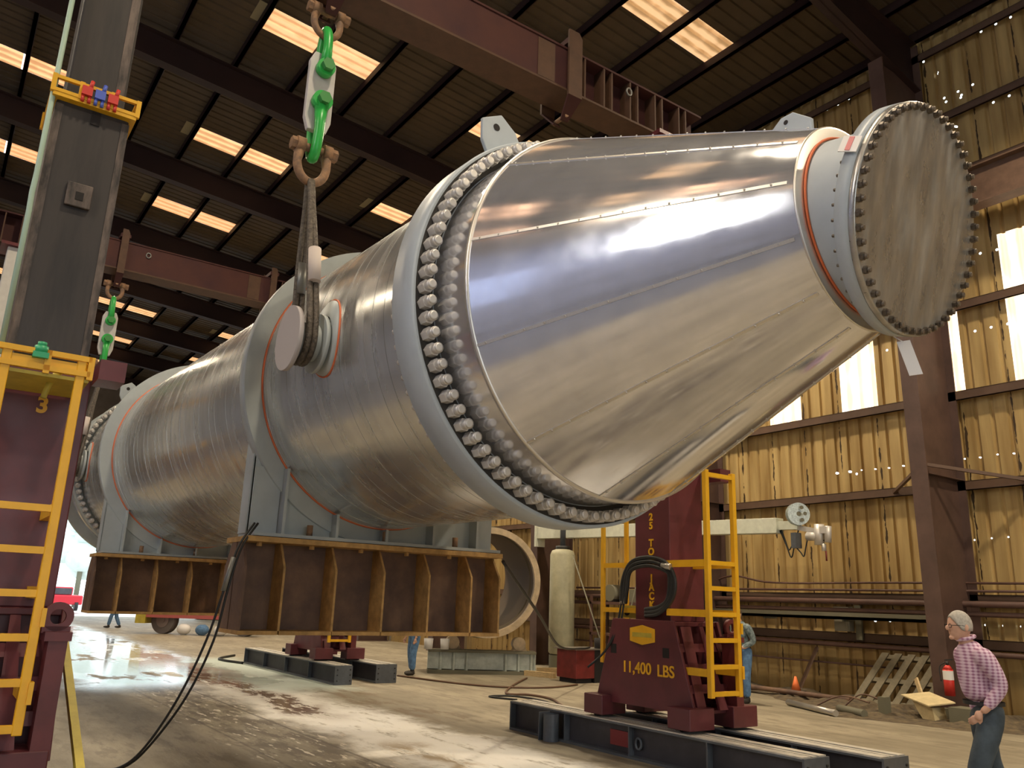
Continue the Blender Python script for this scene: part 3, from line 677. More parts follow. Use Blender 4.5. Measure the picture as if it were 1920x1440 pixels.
# ------------------------------------------------------------------ gantry jacks
JX, JY = -7.43, 7.65
def jack(label):
    T = thing('gantry_jack', (JX, JY, .38), label, 'gantry jack', 'hydraulic jacks of the lifting gantry')
    cx = JX-.08
    # feet
    for fx in (-.89, .55):
        for fy0, fy1 in ((-.52, -.12), (.2, .62)):
            f = MB().box(cx+fx, cx+fx+.34, JY+fy0, JY+fy1, .41, .64); build('foot', f, M['maroon'], T, bevel=.01)
            f = MB(); f.cyl((cx+fx+.17, JY+fy0+.06, .44), (cx+fx+.17, JY+fy1-.06, .44), .06, n=16); build('wheel', f, M['dark'], T)
    # body
    b = MB()
    for yy in (-.37, .38):
        b.prism([(cx-.83, JY+yy, .56), (cx+.83, JY+yy, .56), (cx+.52, JY+yy, 1.56), (cx-.52, JY+yy, 1.56)], (0, .04, 0))
    b.box(cx-.5, cx+.5, JY-.33, JY+.40, 1.5, 1.55); b.box(cx-.78, cx+.78, JY-.33, JY+.40, .56, .6)
    b.box(cx-.40, cx+.40, JY-.30, JY+.40, .6, 1.5)
    body = build('base', b, M['maroon'], T, bevel=.006)
    for sg_ in (1, -1):
        g = MB()
        def sl(z): return .83-.31*(z-.56)
        for y0_, y1_ in ((-.30, -.16), (.06, .20), (.34, .40)):
            g.prism([(cx+sg_*sl(.6), JY+y0_, .6), (cx+sg_*sl(.6), JY+y1_, .6), (cx+sg_*sl(1.5), JY+y1_*.6, 1.5), (cx+sg_*sl(1.5), JY+y0_*.9, 1.5)], (-sg_*.03, 0, 0))
        for z in (.78, 1.0, 1.22): g.prism([(cx+sg_*(sl(z)-.01), JY-.33, z), (cx+sg_*(sl(z)-.01), JY+.40, z), (cx+sg_*(sl(z+.09)-.01), JY+.40, z+.09), (cx+sg_*(sl(z+.09)-.01), JY-.33, z+.09)], (-sg_*.03, 0, 0))
        build('gusset_frame', g, M['maroon'], body)
    for hx in (-.50, .40):
        g = MB().box(cx+hx-.05, cx+hx+.05, JY-.374, JY-.36, 1.14, 1.25); build('fork_slot', g, M['dark'], body)
    # barrel stages
    bar = build('barrel', MB().box(JX-.30, JX+.30, JY-.26, JY+.33, 1.55, 3.42), M['maroon'], T, bevel=.01)
    g = MB().box(JX-.31, JX+.31, JY-.29, JY+.27, 3.42, 5.72); m2 = build('middle_mast', g, M['mast'], T, bevel=.02)
    for yy in (-.29, .22):
        g = MB().box(JX-.315, JX+.317, JY+yy-.004, JY+yy+.055, 3.42, 5.6); build('worn_edge', g, M['mastw'], m2)
    g = MB().box(JX+.312, JX+.345, JY-.10, JY+.09, 4.72, 4.93); lk = build('lock_box', g, M['mastw'], m2, bevel=.008)
    g = MB().box(JX+.343, JX+.35, JY-.03, JY+.03, 4.78, 4.85); build('lock_hole', g, M['dark'], lk)
    g = MB().box(JX+.31, JX+.318, JY-.02, JY+.05, 5.5, 5.62); build('slot', g, M['dark'], m2)
    g = MB().box(JX-.25, JX+.25, JY-.24, JY+.22, 5.72, 8.08); m3 = build('upper_mast', g, M['mast'], T, bevel=.02)
    g = MB().box(JX+.245, JX+.254, JY+.13, JY+.20, 5.85, 8.05); build('worn_edge', g, M['mastw'], m3)
    build('top_plate', MB().box(JX-.34, JX+.34, JY-.36, JY+.34, 8.08, 8.14), M['maroondk'], T)
    # yellow collar frame
    g = MB()
    for x_ in (-.36, .37):
        for z in (5.68, 5.80): g.box(JX+x_-.015, JX+x_+.015, JY-.335, JY+.315, z-.015, z+.015)
        for y_ in (-.335, -.13, .11, .315): g.box(JX+x_-.018, JX+x_+.018, JY+y_-.018, JY+y_+.018, 5.66, 5.82)
    for y_ in (-.325, .305):
        for z in (5.68, 5.80): g.box(JX-.36, JX+.37, JY+y_-.015, JY+y_+.015, z-.015, z+.015)
    g.box(JX-.36, JX+.38, JY-.33, JY+.31, 5.63, 5.665)
    build('collar', g, M['yellow'], T)
    # ladder
    lx = JX+.93; ya, yb = JY-.30, JY+.17
    lad = build('ladder', MB().box(lx-.03, lx+.03, yb-.03, yb+.03, .76, 3.30).box(lx-.03, lx+.03, ya-.03, ya+.03, .76, 3.30), M['yellow'], T, bevel=.006); lad['label'] = 'yellow side ladder'
    for i in range(6): build('rung', MB().box(lx-.025, lx+.025, ya+.03, yb-.03, .80+.285*i-.024, .80+.285*i+.024), M['yellow'], lad)
    build('rung', MB().box(lx-.025, lx+.025, ya+.03, yb-.03, 3.22, 3.27), M['yellow'], lad)
    g = MB()
    for z in (1.02, 1.66, 2.22):
        xin = JX+.30 if z > 1.5 else cx+.66
        for y_ in (ya, yb): build('ladder_bracket', MB().box(xin, lx-.03, y_-.03, y_+.03, z-.04, z+.04), M['yellow'], lad)
    g.box(lx-.045, lx+.045, yb+.02, yb+.05, .95, 1.09); g.box(lx-.045, lx+.045, yb+.02, yb+.05, 1.44, 1.56)
    build('hinge_plate', g, M['yellow'], lad)
    # second ladder on the other side
    lx = JX-.92
    la2 = build('ladder', MB().box(lx-.03, lx+.03, ya+.03, ya+.07, 1.0, 3.3).box(lx-.03, lx+.03, yb-.02, yb+.02, 1.0, 3.3), M['yellow'], T, bevel=.006)
    for i in (0, 4, 7): build('rung', MB().box(lx-.025, lx+.025, ya+.07, yb-.02, 1.09+.285*i-.024, 1.09+.285*i+.024), M['yellow'], la2)
    for z in (1.66, 2.22): build('ladder_bracket', MB().box(lx+.03, JX-.30, ya+.03, ya+.07, z-.03, z+.03), M['yellow'], la2)
    # hose tray frame on top of the barrel
    g = MB(); fx0, fx1, fy0, fy1 = JX+.32, JX+.95, JY-.46, JY+.23
    for z in (3.20, 3.31):
        g.box(fx1-.02, fx1+.02, fy0, fy1, z-.02, z+.02); g.box(fx0-.1, fx1, fy1-.02, fy1+.02, z-.02, z+.02); g.box(fx0-.1, fx1, fy0-.02, fy0+.02, z-.02, z+.02)
    for y_ in (fy0, -.05+JY, fy1): g.box(fx1-.02, fx1+.02, y_-.02, y_+.02, 3.16, 3.33)
    tr = build('hose_tray', g, M['yellow'], T)
    build('tray_floor', MB().box(fx0, fx1, fy0, fy1, 3.14, 3.165), M['yellowdk'], tr)
    build('side_bracket', MB().box(JX+.32, JX+.62, JY+.33, JY+.52, 3.26, 3.42), M['maroon'], T)
    # pad eye post at the back corner
    g = MB().box(JX+.60, JX+.80, JY+.28, JY+.40, .62, 1.36); g.box(JX+.58, JX+.82, JY+.25, JY+.42, 1.34, 1.40)
    po = build('corner_post', g, M['maroondk'], T)
    c = Vector((JX+.70, JY+.325, 1.50)); n = 24; g = MB()
    def yzc(r, x, sq=0): return [Vector((x, c.y+r*math.cos(2*PI*k/n), c.z+r*math.sin(2*PI*k/n))) for k in range(n)]
    g.rings([yzc(.052, c.x-.025), yzc(.10, c.x-.025), yzc(.10, c.x+.025), yzc(.052, c.x+.025), yzc(.052, c.x-.025)], [False, True, False, True]); g.box(c.x-.025, c.x+.025, c.y-.09, c.y+.09, 1.39, 1.435)
    build('pad_eye', g, M['maroondk'], po)
    return T
Jr = jack('maroon gantry jack with yellow ladders and yellow weight lettering, right of the vessel')
Jl = dup_at(Jr, (0, .53-JY, 0), 'nearest maroon jack at the left edge, tall dark steel mast and figure 3')
for ch in Jl.children:
    if ch.name.startswith(('foot', 'wheel')): ch.location.y -= .22
Jfr = dup_at(Jr, (-10.52, 0, 0), 'farther maroon jack whose red feet show under the nearer rusty beam')
Jfl = dup_at(Jr, (-10.52, .53-JY, 0), 'farthest left jack with a pale mast glimpsed behind the dark mast')
for ch in Jfl.children:
    if ch.name.startswith('middle_mast') or ch.name.startswith('upper_mast'):
        ch.data = ch.data.copy(); ch.data.materials[0] = M['doorlit_tube']  # daylight from the door painted into this mast's colour
        for c2 in [q for r_2 in ch.children for q in r_2.children]+list(ch.children): bpy.data.objects.remove(c2)
for ch in list(Jr.children):
    if ch.name.startswith('hose_tray'):
        for c2 in list(ch.children): bpy.data.objects.remove(c2)
        bpy.data.objects.remove(ch)
# lettering and badge on the right jack
fy = JY-.264
for i, (c, z) in enumerate(zip('25 TON JACK', [2.80-.107*i for i in range(11)])):
    if c != ' ': text('letter', c, .125, (JX-.01, fy, z), FACE_NY, M['yellow'], Jr)
text('weight_figures', '11,400', .185, (JX-.17, JY-.374, .99), FACE_NY, M['yellow'], Jr, fat=.014)
text('weight_unit', 'LBS', .185, (JX+.315, JY-.374, .985), FACE_NY, M['yellow'], Jr, fat=.014)
bxx, bz = JX-.06, 1.38
bd = build('badge', MB().prism([(bxx+p[0], JY-.374, bz+p[1]) for p in ((-.21, -.075), (0, -.115), (.21, -.075), (.21, .075), (0, .115), (-.21, .075))], (0, -.012, 0)), M['yellow'], Jr)
build('badge_band', MB().box(bxx-.165, bxx+.165, JY-.389, JY-.385, bz-.026, bz+.026), M['yellowdk'], bd)
# hoses of the right jack
def arc_pts(pts, n=8):
    P = [Vector(p) for p in pts]; out = []
    for i in range(len(P)-1):
        p0 = P[max(i-1, 0)]; p1 = P[i]; p2 = P[i+1]; p3 = P[min(i+2, len(P)-1)]
        for k in range(n):
            t = k/n; out.append(.5*((2*p1)+(-p0+p2)*t+(2*p0-5*p1+4*p2-p3)*t*t+(-p0+3*p1-3*p2+p3)*t**3))
    out.append(P[-1]); return out
for dx, dz in ((0, 0), (.04, -.05), (.08, -.10)):
    g = MB(); g.tube(arc_pts([(JX-.50+dx, fy-.05, 1.75), (JX-.42+dx, fy-.10, 2.02+dz), (JX-.25, fy-.12, 2.24+dz), (JX+.05, fy-.12, 2.30+dz), (JX+.30, fy-.08, 2.24+dz), (JX+.43-dx, fy-.06, 2.06), (JX+.40-dx, fy-.06, 1.82), (JX+.18, fy-.06, 1.64+dx), (JX-.08, fy-.04, 1.60+dx)]), .025, n=8)
    build('hydraulic_hose', g, M['black'], Jr)
for dx in (0, .07): build('hose_fitting', MB().cyl((JX-.50+dx, fy-.05, 1.74), (JX-.47+dx, fy-.06, 1.88), .026, n=10), M['steelpipe'], Jr)
build('hose_clamp', MB().cyl((JX+.26, fy-.08, 2.2), (JX+.40, fy-.08, 2.18), .04, n=10), M['steelpipe'], Jr)
g = MB()
for dx in (0, .05):
    g.tube(arc_pts([(JX-.50+dx, fy-.05, 1.75), (JX-.56+dx, fy-.08, 1.45), (JX-.70, fy-.15, 1.15), (JX-.85, fy-.3, .95)]), .013, n=6)
build('thin_hose', g, M['black'], Jr)
g = MB().box(JX-.62, JX-.32, JY-.24, JY+.1, 1.57, 1.72); v_ = build('valve_block', g, M['yellowdk'], Jr); build('valve_port', MB().cyl((JX-.47, JY-.25, 1.64), (JX-.47, JY-.24, 1.64), .045, n=14), M['dark'], v_)
# lettering, valves, conduit of the left jack
text('number', '3', .17, (JX+.306, .55, 3.05), FACE_PX, M['yellow'], Jl, ext=.003)
# its parts are copied with the jack's own offset, so place extras in the copy's frame
def fix(o, root, src): pass
for ch in Jl.children:
    if ch.name.startswith('number'): ch.location = Vector((.306, .02, 2.67))
def place_in(root, name, mb, m, par=None):     # build a part of a copied jack from world coordinates
    o = build(name, mb, m, origin=root.location); o.location = (0, 0, 0); o.parent = par or root; return o
LJ = Vector((JX, .53, 0))
for i, (dy, mm) in enumerate(((-.09, 'red'), (.01, 'blue'), (.11, 'red'))):
    g = MB(); b0 = LJ+Vector((.385, dy, 5.70)); g.box(b0.x-.02, b0.x+.03, b0.y-.04, b0.y+.04, b0.z, b0.z+.08)
    for sy in (-.025, .025): g.cyl(b0+Vector((.005, sy, -.06)), b0+Vector((.005, sy, 0)), .014, n=8)
    g.cyl(b0+Vector((.005, .02, .08)), b0+Vector((.005, .03, .15)), .016, n=8)
    place_in(Jl, 'pin_valve', g, M[mm])
g = MB(); b0 = LJ+Vector((.95, -.10, 3.30)); g.cyl(b0, b0+Vector((0, 0, .05)), .045, n=12); g.cyl(b0+Vector((0, 0, .05)), b0+Vector((0, 0, .08)), .03, n=12); g.box(b0.x-.03, b0.x+.05, b0.y-.05, b0.y+.05, b0.z-.04, b0.z)
place_in(Jl, 'green_valve', g, mat('teal_green_paint', (.03, .36, .16), .4))
g = MB(); g.tube([LJ+Vector((.32, -.325, 3.4)), LJ+Vector((.32, -.325, 4.6)), LJ+Vector((.33, -.33, 4.75)), LJ+Vector((.33, -.325, 4.9)), LJ+Vector((.33, -.325, 8.1))], .021, n=8)
place_in(Jl, 'conduit', g, M['teal'])
g = MB(); g.tube(arc_pts([LJ+Vector((.72, .10, 3.26)), LJ+Vector((.74, .04, 3.22)), LJ+Vector((.76, .0, 3.12)), LJ+Vector((.76, -.02, 3.02))]), .022, n=8)
place_in(Jl, 'tray_strap', g, M['yellowdk'])

# ------------------------------------------------------------------ tracks under the jacks
def track(x0, x1, y0, y1, label):
    T = thing('jack_track', ((x0+x1)/2, (y0+y1)/2, 0), label, 'track beam', 'steel tracks the jacks stand on')
    g = MB().box(x0, x1, y0+.09, y1-.09, .03, .35); build('web', g, M['trackdk'], T)
    g = MB().box(x0, x1, y0, y1, .0, .03); g.box(x0, x1, y0, y1, .345, .365); build('flanges', g, M['track'], T)
    g = MB()
    w = (y1-y0); g.box(x0+.02, x1-.02, y0+.015, y0+w*.36, .365, .38); g.box(x0+.02, x1-.02, y0+w*.45, y0+w*.60, .365, .378); g.box(x0+.02, x1-.02, y0+w*.70, y1-.01, .365, .38)
    build('top_runner', g, M['tracktop'], T)
    for xx in (x0, x1):
        g = MB().box(xx-.012, xx+.012, y0+.002, y1-.002, .0, .37); e = build('end_plate', g, M['track'], T)
        bo = MB()
        for yy in (y0+.05, y1-.05):
            for z in (.08, .19, .29): bo.cyl((xx+(.012 if xx == x1 else -.012), yy, z), (xx+(.024 if xx == x1 else -.024), yy, z), .014, n=8)
        build('plate_bolts', bo, M['black'], e)
    n = 4
    for i in range(1, n):
        xx = x0+(x1-x0)*i/n; build('diaphragm', MB().box(xx-.01, xx+.01, y0+.01, y1-.01, .03, .345), M['track'], T)
    return T
t1 = track(-9.95, -5.18, 7.10, 7.50, 'long grey track beam in front under the right jack')
t2 = track(-9.0, -4.85, 7.88, 8.32, 'grey track beam behind, under the right jack, square end towards the man')
track(-21.7, -16.05, 7.12, 7.50, 'nearer grey track beam under the farther jack')
track(-21.7, -16.2, 8.1, 8.58, 'rear grey track beam under the farther jack')
track(-9.95, -5.18, .0, .36, 'track beam on the camera side under the nearest left jack')
track(-8.6, -6.72, .56, .92, 'inner track beam under the nearest left jack')
track(-21.7, -16.05, .0, .36, 'outer track beam under the farthest left jack')
track(-21.7, -16.2, .78, 1.2, 'inner track beam under the farthest left jack')
g = MB().box(-7.95, -7.62, 7.17, 7.186, .10, .27); e = build('red_plate', g, mat('faded_red_plate', (.22, .03, .03), .6), t1); e['label'] = 'faded red plate'
g = MB(); n = 20; c = Vector((-7.45, 7.16, .17)); g.tube([c+Vector((.045*math.cos(2*PI*k/n), 0, .06*math.sin(2*PI*k/n))) for k in range(n)], .015, n=8, closed=True); build('tie_ring', g, M['track'], t1)
g = MB(); g.cyl((-8.92, 7.02, 0), (-8.92, 7.02, .33), .10, n=28, caps=False); g.cyl((-8.92, 7.02, 0), (-8.92, 7.02, .33), .088, n=28, caps=False)
g.box(-9.06, -9.045, 6.92, 7.1, 0, .34)
tag(build('pipe_stub', g, M['track'], origin=(-8.92, 7.02, 0)), 'short grey pipe standing against the front track beam', 'pipe')

# ------------------------------------------------------------------ header beams with lifting links
def header(X, y0, y1, z0, yl, label):
    z1 = z0+.65; T = thing('header_beam', (X, (y0+y1)/2, z0), label, 'lifting beam', 'header beams across the jacks')
    h = .225
    build('bottom_flange', MB().box(X-h, X+h, y0, y1, z0, z0+.03), M['headerlt'], T)
    build('top_flange', MB().box(X-h, X+h, y0, y1, z1-.03, z1), M['header'], T)
    ym0, ym1 = yl[0]-.35, yl[1]-.02
    g = MB(); g.box(X-h+.015, X-h+.035, ym0, ym1, z0+.03, z1-.03); g.box(X+h-.035, X+h-.015, ym0, ym1, z0+.03, z1-.03); build('box_web', g, M['header'], T)
    g = MB(); g.box(X-.02, X+.02, y0, ym0, z0+.03, z1-.03); g.box(X-.02, X+.02, ym1, y1, z0+.03, z1-.03); build('end_web', g, M['header'], T)
    yy = ym1+.25
    i = 0
    while yy < y1:
        g = MB().box(X+.02, X+h-.005, yy-.012, yy+.012, z0+.03, z1-.03); g.box(X-h+.005, X-.02, yy-.012, yy+.012, z0+.03, z1-.03); build('stiffener', g, M['headerlt'], T)
        yy += .34 if i % 2 == 0 else .14
        i += 1
    yy = ym0-.3
    while yy > y0:
        g = MB().box(X+.02, X+h-.005, yy-.012, yy+.012, z0+.03, z1-.03); build('stiffener', g, M['headerlt'], T); yy -= .3
    build('doubler', MB().box(X+h-.015, X+h-.006, yl[1]-.55, yl[1]-.28, z0+.04, z1-.05), M['headerlt'], T)
    for y in (yl[0]+.5, yl[1]+1.02):
        c = Vector((X+h+.0, y, z1-.20)); n = 16; g = MB(); g.tube([c+Vector((.0, .045*math.cos(2*PI*k/n), .055*math.sin(2*PI*k/n))) for k in range(n)], .013, n=8, closed=True); build('tie_ring', g, M['ropegrey'], T)
    return T
header(-7.45, -.25, 8.3, 8.14, (2.57, 5.82), 'nearer red box header beam crossing above the vessel')
header(-17.95, -.25, 8.3, 8.14, (2.30, 5.5), 'farther red header beam seen behind the upper left sling')

def rotm(o, a): return o
def lifting_link(X, y, z0, label, h=.11):
    T = thing('lifting_link', (X, y, z0-.72), label, 'lifting link', 'plate links hung over the header beams')
    for sg_ in (-1, 1):
        xx = X+sg_*.27
        g = MB(); g.prism([(xx, y-h, z0-.1), (xx, y+h, z0-.1), (xx, y+h, z0+.80), (xx, y+h*.5, z0+.88), (xx, y-h, z0+.88)], (sg_*.035, 0, 0)); build('side_plate', g, M['headerlt'], T)
        g = MB(); g.prism([(xx, y-h, z0-.1), (xx, y+h, z0-.1), (X+sg_*.06, y+.06, z0-.34), (X+sg_*.06, y-.06, z0-.34)], (sg_*.03, 0, 0)); build('lower_plate', g, M['header'], T)
    build('cross_bar', MB().box(X-.3, X+.3, y-.10, y+.10, z0+.70, z0+.78), M['header'], T)
    g = MB(); g.cyl((X-.14, y, z0-.28), (X+.14, y, z0-.28), .03, n=16); build('pin', g, M['rustyshackle'], T)
    return T
for X, ys_ in ((-7.45, (2.57, 5.82)), (-17.95, (2.30, 5.5))):
    for j, y in enumerate(ys_):
        lifting_link(X, y, 8.14, '%s red plate link on the %s header beam' % (('left', 'right')[j], ('nearer', 'farther')[X < -10]), .11 if X > -10 else .07)

# ------------------------------------------------------------------ shackles, plates and slings
def shackle(c, L_, w, r, pin_r, nrm, up, m, mp, name, label, cat='shackle', group=None, flat=1.0):
    # c = pin centre; bow extends along `up`; pin along `nrm`
    c = Vector(c); nrm = Vector(nrm).normalized(); up = Vector(up).normalized(); n = 28
    T = thing(name, c, label, cat, group)
    pts = []; rl = []
    pts.append(c+nrm*w); rl.append(r*1.35)
    for k in range(n+1):
        a = PI*k/n; pts.append(c+nrm*(w*1.12*math.cos(a))+up*(L_*.45+L_*.55*math.sin(a))); rl.append(r)
    pts.append(c-nrm*w); rl.append(r*1.35)
    g = MB(); g.tube(pts, r, n=12, r_list=rl)
    for s in (-1, 1): g.cyl(c+nrm*s*(w-.04), c+nrm*s*(w+.05), r*1.9, n=24)
    build('bow', g, m, T)
    g = MB(); g.cyl(c-nrm*(w+.09), c+nrm*(w+.09), pin_r, n=16); g.cyl(c+nrm*(w+.05), c+nrm*(w+.115), pin_r*1.55, n=6, smooth=False); g.cyl(c-nrm*(w+.05), c-nrm*(w+.1), pin_r*1.55, n=6, smooth=False)
    build('pin', g, mp, T)
    return T
def rigging(X, y, zt, pz, who, ysl):
    n = (1, 0.0, 0)            # the pins point along the building
    z = zt
    s0 = shackle((X, y, pz), .30, .13, .038, .04, (0, 1, 0), (0, 0, -1), M['rustyshackle'], M['rustyshackle'], 'rusty_shackle', 'rusty top shackle pinned in the red plate link %s' % who)
    s1 = shackle((X, y, z-.72), .52, .095, .05, .045, (1, .0, 0), (0, 0, 1), M['green'], M['greendk'], 'green_shackle', 'green shackle above the pale link plate %s' % who, group='green shackles')
    T = thing('link_plate', (X, y, z-1.45), 'pale grey flat link plate between two green shackles %s' % who, 'link plate', 'link plates in the slings')
    g = MB(); zz0, zz1 = z-.60, z-1.32
    poly = [(X-.035, y-.145, zz0-.02), (X-.035, y-.10, zz0+.09), (X-.035, y+.10, zz0+.09), (X-.035, y+.145, zz0-.02), (X-.035, y+.145, zz1+.02), (X-.035, y+.10, zz1-.12), (X-.035, y-.10, zz1-.12), (X-.035, y-.145, zz1+.02)]
    g.prism(poly, (.07, 0, 0)); build('plate', g, M['linkplate'], T, bevel=.01)
    s2 = shackle((X, y, z-1.12), .62, .095, .055, .045, (1, 0, 0), (0, 0, -1), M['green'], M['greendk'], 'green_shackle', 'green shackle below the pale link plate %s' % who, group='green shackles')
    s3 = shackle((X, y+.0, z-1.64), .38, .14, .045, .045, (0, 1, 0), (0, 0, -1), M['rustyshackle'], M['rustyshackle'], 'rusty_shackle', 'tan rusty shackle holding the wire sling %s' % who)
    # wire rope sling: loops around the trunnion between the discs
    ztr = 4.05; r = .18+.034; XL = X; X = X+(.20 if X > -10 else 0); T = thing('wire_sling', (X, ysl, ztr-r), 'greasy wire rope sling looped under the trunnion %s' % who, 'wire sling', 'wire rope slings')
    zs = z-1.98
    def leg(sg_, yo, rr, mm, nm):
        pts = [(XL+sg_*.03, y, zs-.03), (XL+(X-XL)*.35+sg_*(.04+(r-.04)*.35), y+(ysl-y)*.35, zs-(zs-ztr-.15)*.35), (XL+(X-XL)*.7+sg_*(.04+(r-.04)*.7), y+(ysl-y)*.7, zs-(zs-ztr-.15)*.7), (X+sg_*r, ysl+yo, ztr+.15)]
        return arc_pts(pts)
    n_ = 16
    loop = leg(1, 0, 0, 0, 0)[:-1]+[Vector((X+r*math.cos(a), ysl, ztr+r*math.sin(a))) for a in [-(PI)*k/n_ for k in range(n_+1)]]+leg(-1, 0, 0, 0, 0)[::-1][1:]
    for o_ in (-.03, .03):
        g = MB(); g.tube([p+Vector((0, o_*min(1, max(.3, (zs-p.z)/1.0)), 0)) for p in loop], .033, n=10); build('rope', g, M['rope'], T)
    g = MB(); a = Vector((XL+(X-XL)*.72+.145, y+(ysl-y)*.72, ztr+.92)); b = Vector((XL+(X-XL)*.86+.18, y+(ysl-y)*.86, ztr+.56)); g.cyl(a, b, .062, n=16); build('sleeve', g, M['ropelt'], T)
    g = MB(); a = Vector((XL+(X-XL)*.72-.15, y+(ysl-y)*.72, ztr+.86)); b = Vector((XL+(X-XL)*.86-.185, y+(ysl-y)*.88, ztr+.54)); g.cyl(a, b, .05, n=16); build('ferrule', g, M['ropegrey'], T)
ytn = vc(-7.43).y-RS-.18; ytf = vc(-17.95).y-RS-.18
rigging(-7.45, 2.57, 7.83, 7.86, 'by the top edge of the photo', ytn)
rigging(-17.95, 2.30, 7.76, 7.86, 'in the farther rigging', ytf)

# ------------------------------------------------------------------ people
def skin_mesh(pts, edges, radii, sub=2):
    me = bpy.data.meshes.new('skin_tmp'); me.from_pydata([tuple(p) for p in pts], edges, [])
    o = bpy.data.objects.new('skin_tmp', me); COL.objects.link(o)
    sk = o.modifiers.new('s', 'SKIN'); sk.use_smooth_shade = True; o.modifiers.new('ss', 'SUBSURF').levels = sub
    for i, r in enumerate(radii):
        me.skin_vertices[0].data[i].radius = r if isinstance(r, tuple) else (r, r); me.skin_vertices[0].data[i].use_root = (i == 0)
    bpy.context.view_layer.update(); dg = bpy.context.evaluated_depsgraph_get()
    out = bpy.data.meshes.new_from_object(o.evaluated_get(dg)); bpy.data.objects.remove(o); return out
def to_mb(me, mb):
    mb.add([v.co.copy() for v in me.vertices], [list(p.vertices) for p in me.polygons], True)
def ell(mb, c, r, n=16, m=12, rotz=0):
    c = Vector(c); rings = []
    for i in range(1, m):
        th = PI*i/m; rings.append([c+Matrix.Rotation(rotz, 3, 'Z') @ Vector((r[0]*math.sin(th)*math.cos(2*PI*k/n), r[1]*math.sin(th)*math.sin(2*PI*k/n), r[2]*math.cos(th))) for k in range(n)])
    mb.rings(rings, True, True, True)
def remeshed(name, mb, m, parent, vox, smooth=4):
    o = build(name, mb, m, parent)
    r = o.modifiers.new('fuse', 'REMESH'); r.mode = 'VOXEL'; r.voxel_size = vox; r.use_smooth_shade = True
    s = o.modifiers.new('soft', 'SMOOTH'); s.iterations = smooth; s.factor = .5
    return o
M['skin'] = mat('skin', (.62, .36, .25), .55)
def gingham():
    m = bpy.data.materials.new('pink_checked_shirt'); m.use_nodes = True; nt = m.node_tree; N = nt.nodes; L = nt.links
    b = N['Principled BSDF']; b.inputs['Roughness'].default_value = .85; tc = N.new('ShaderNodeTexCoord')
    wz = N.new('ShaderNodeTexWave'); wz.bands_direction = 'Z'; wz.inputs['Scale'].default_value = 12
    wy = N.new('ShaderNodeTexWave'); wy.bands_direction = 'DIAGONAL'; mp = N.new('ShaderNodeMapping'); mp.inputs['Scale'].default_value = (1, 1, 0); wy.inputs['Scale'].default_value = 12
    L.new(tc.outputs['Object'], wz.inputs[0]); L.new(tc.outputs['Object'], mp.inputs[0]); L.new(mp.outputs[0], wy.inputs[0])
    ad = N.new('ShaderNodeMath'); ad.operation = 'ADD'; L.new(wz.outputs['Fac'], ad.inputs[0]); L.new(wy.outputs['Fac'], ad.inputs[1])
    cr = N.new('ShaderNodeValToRGB'); cr.color_ramp.elements[0].color = (.66, .50, .60, 1); cr.color_ramp.elements[1].color = (.30, .12, .22, 1)
    cr.color_ramp.elements[0].position = .3; cr.color_ramp.elements[1].position = 1.0
    dv = N.new('ShaderNodeMath'); dv.operation = 'MULTIPLY'; dv.inputs[1].default_value = .55; L.new(ad.outputs[0], dv.inputs[0]); L.new(dv.outputs[0], cr.inputs[0]); L.new(cr.outputs[0], b.inputs['Base Color'])
    return m
M['gingham'] = gingham()
M['plaid'] = mat('blue_plaid_shirt', (.30, .36, .36), .85, 0, col2=(.06, .09, .10), vscale=16)
M['denim'] = mat('dark_denim', (.045, .062, .078), .85, 0, var=.25, vscale=9)
M['hair'] = mat('grey_hair', (.42, .39, .34), .8, 0, var=.2, vscale=40)
M['shoe'] = mat('dark_boot', (.03, .025, .02), .6)
M['glass'] = mat('dark_glasses_frame', (.03, .02, .02), .3)
M['darkhair'] = mat('brown_hair', (.09, .06, .04), .8)

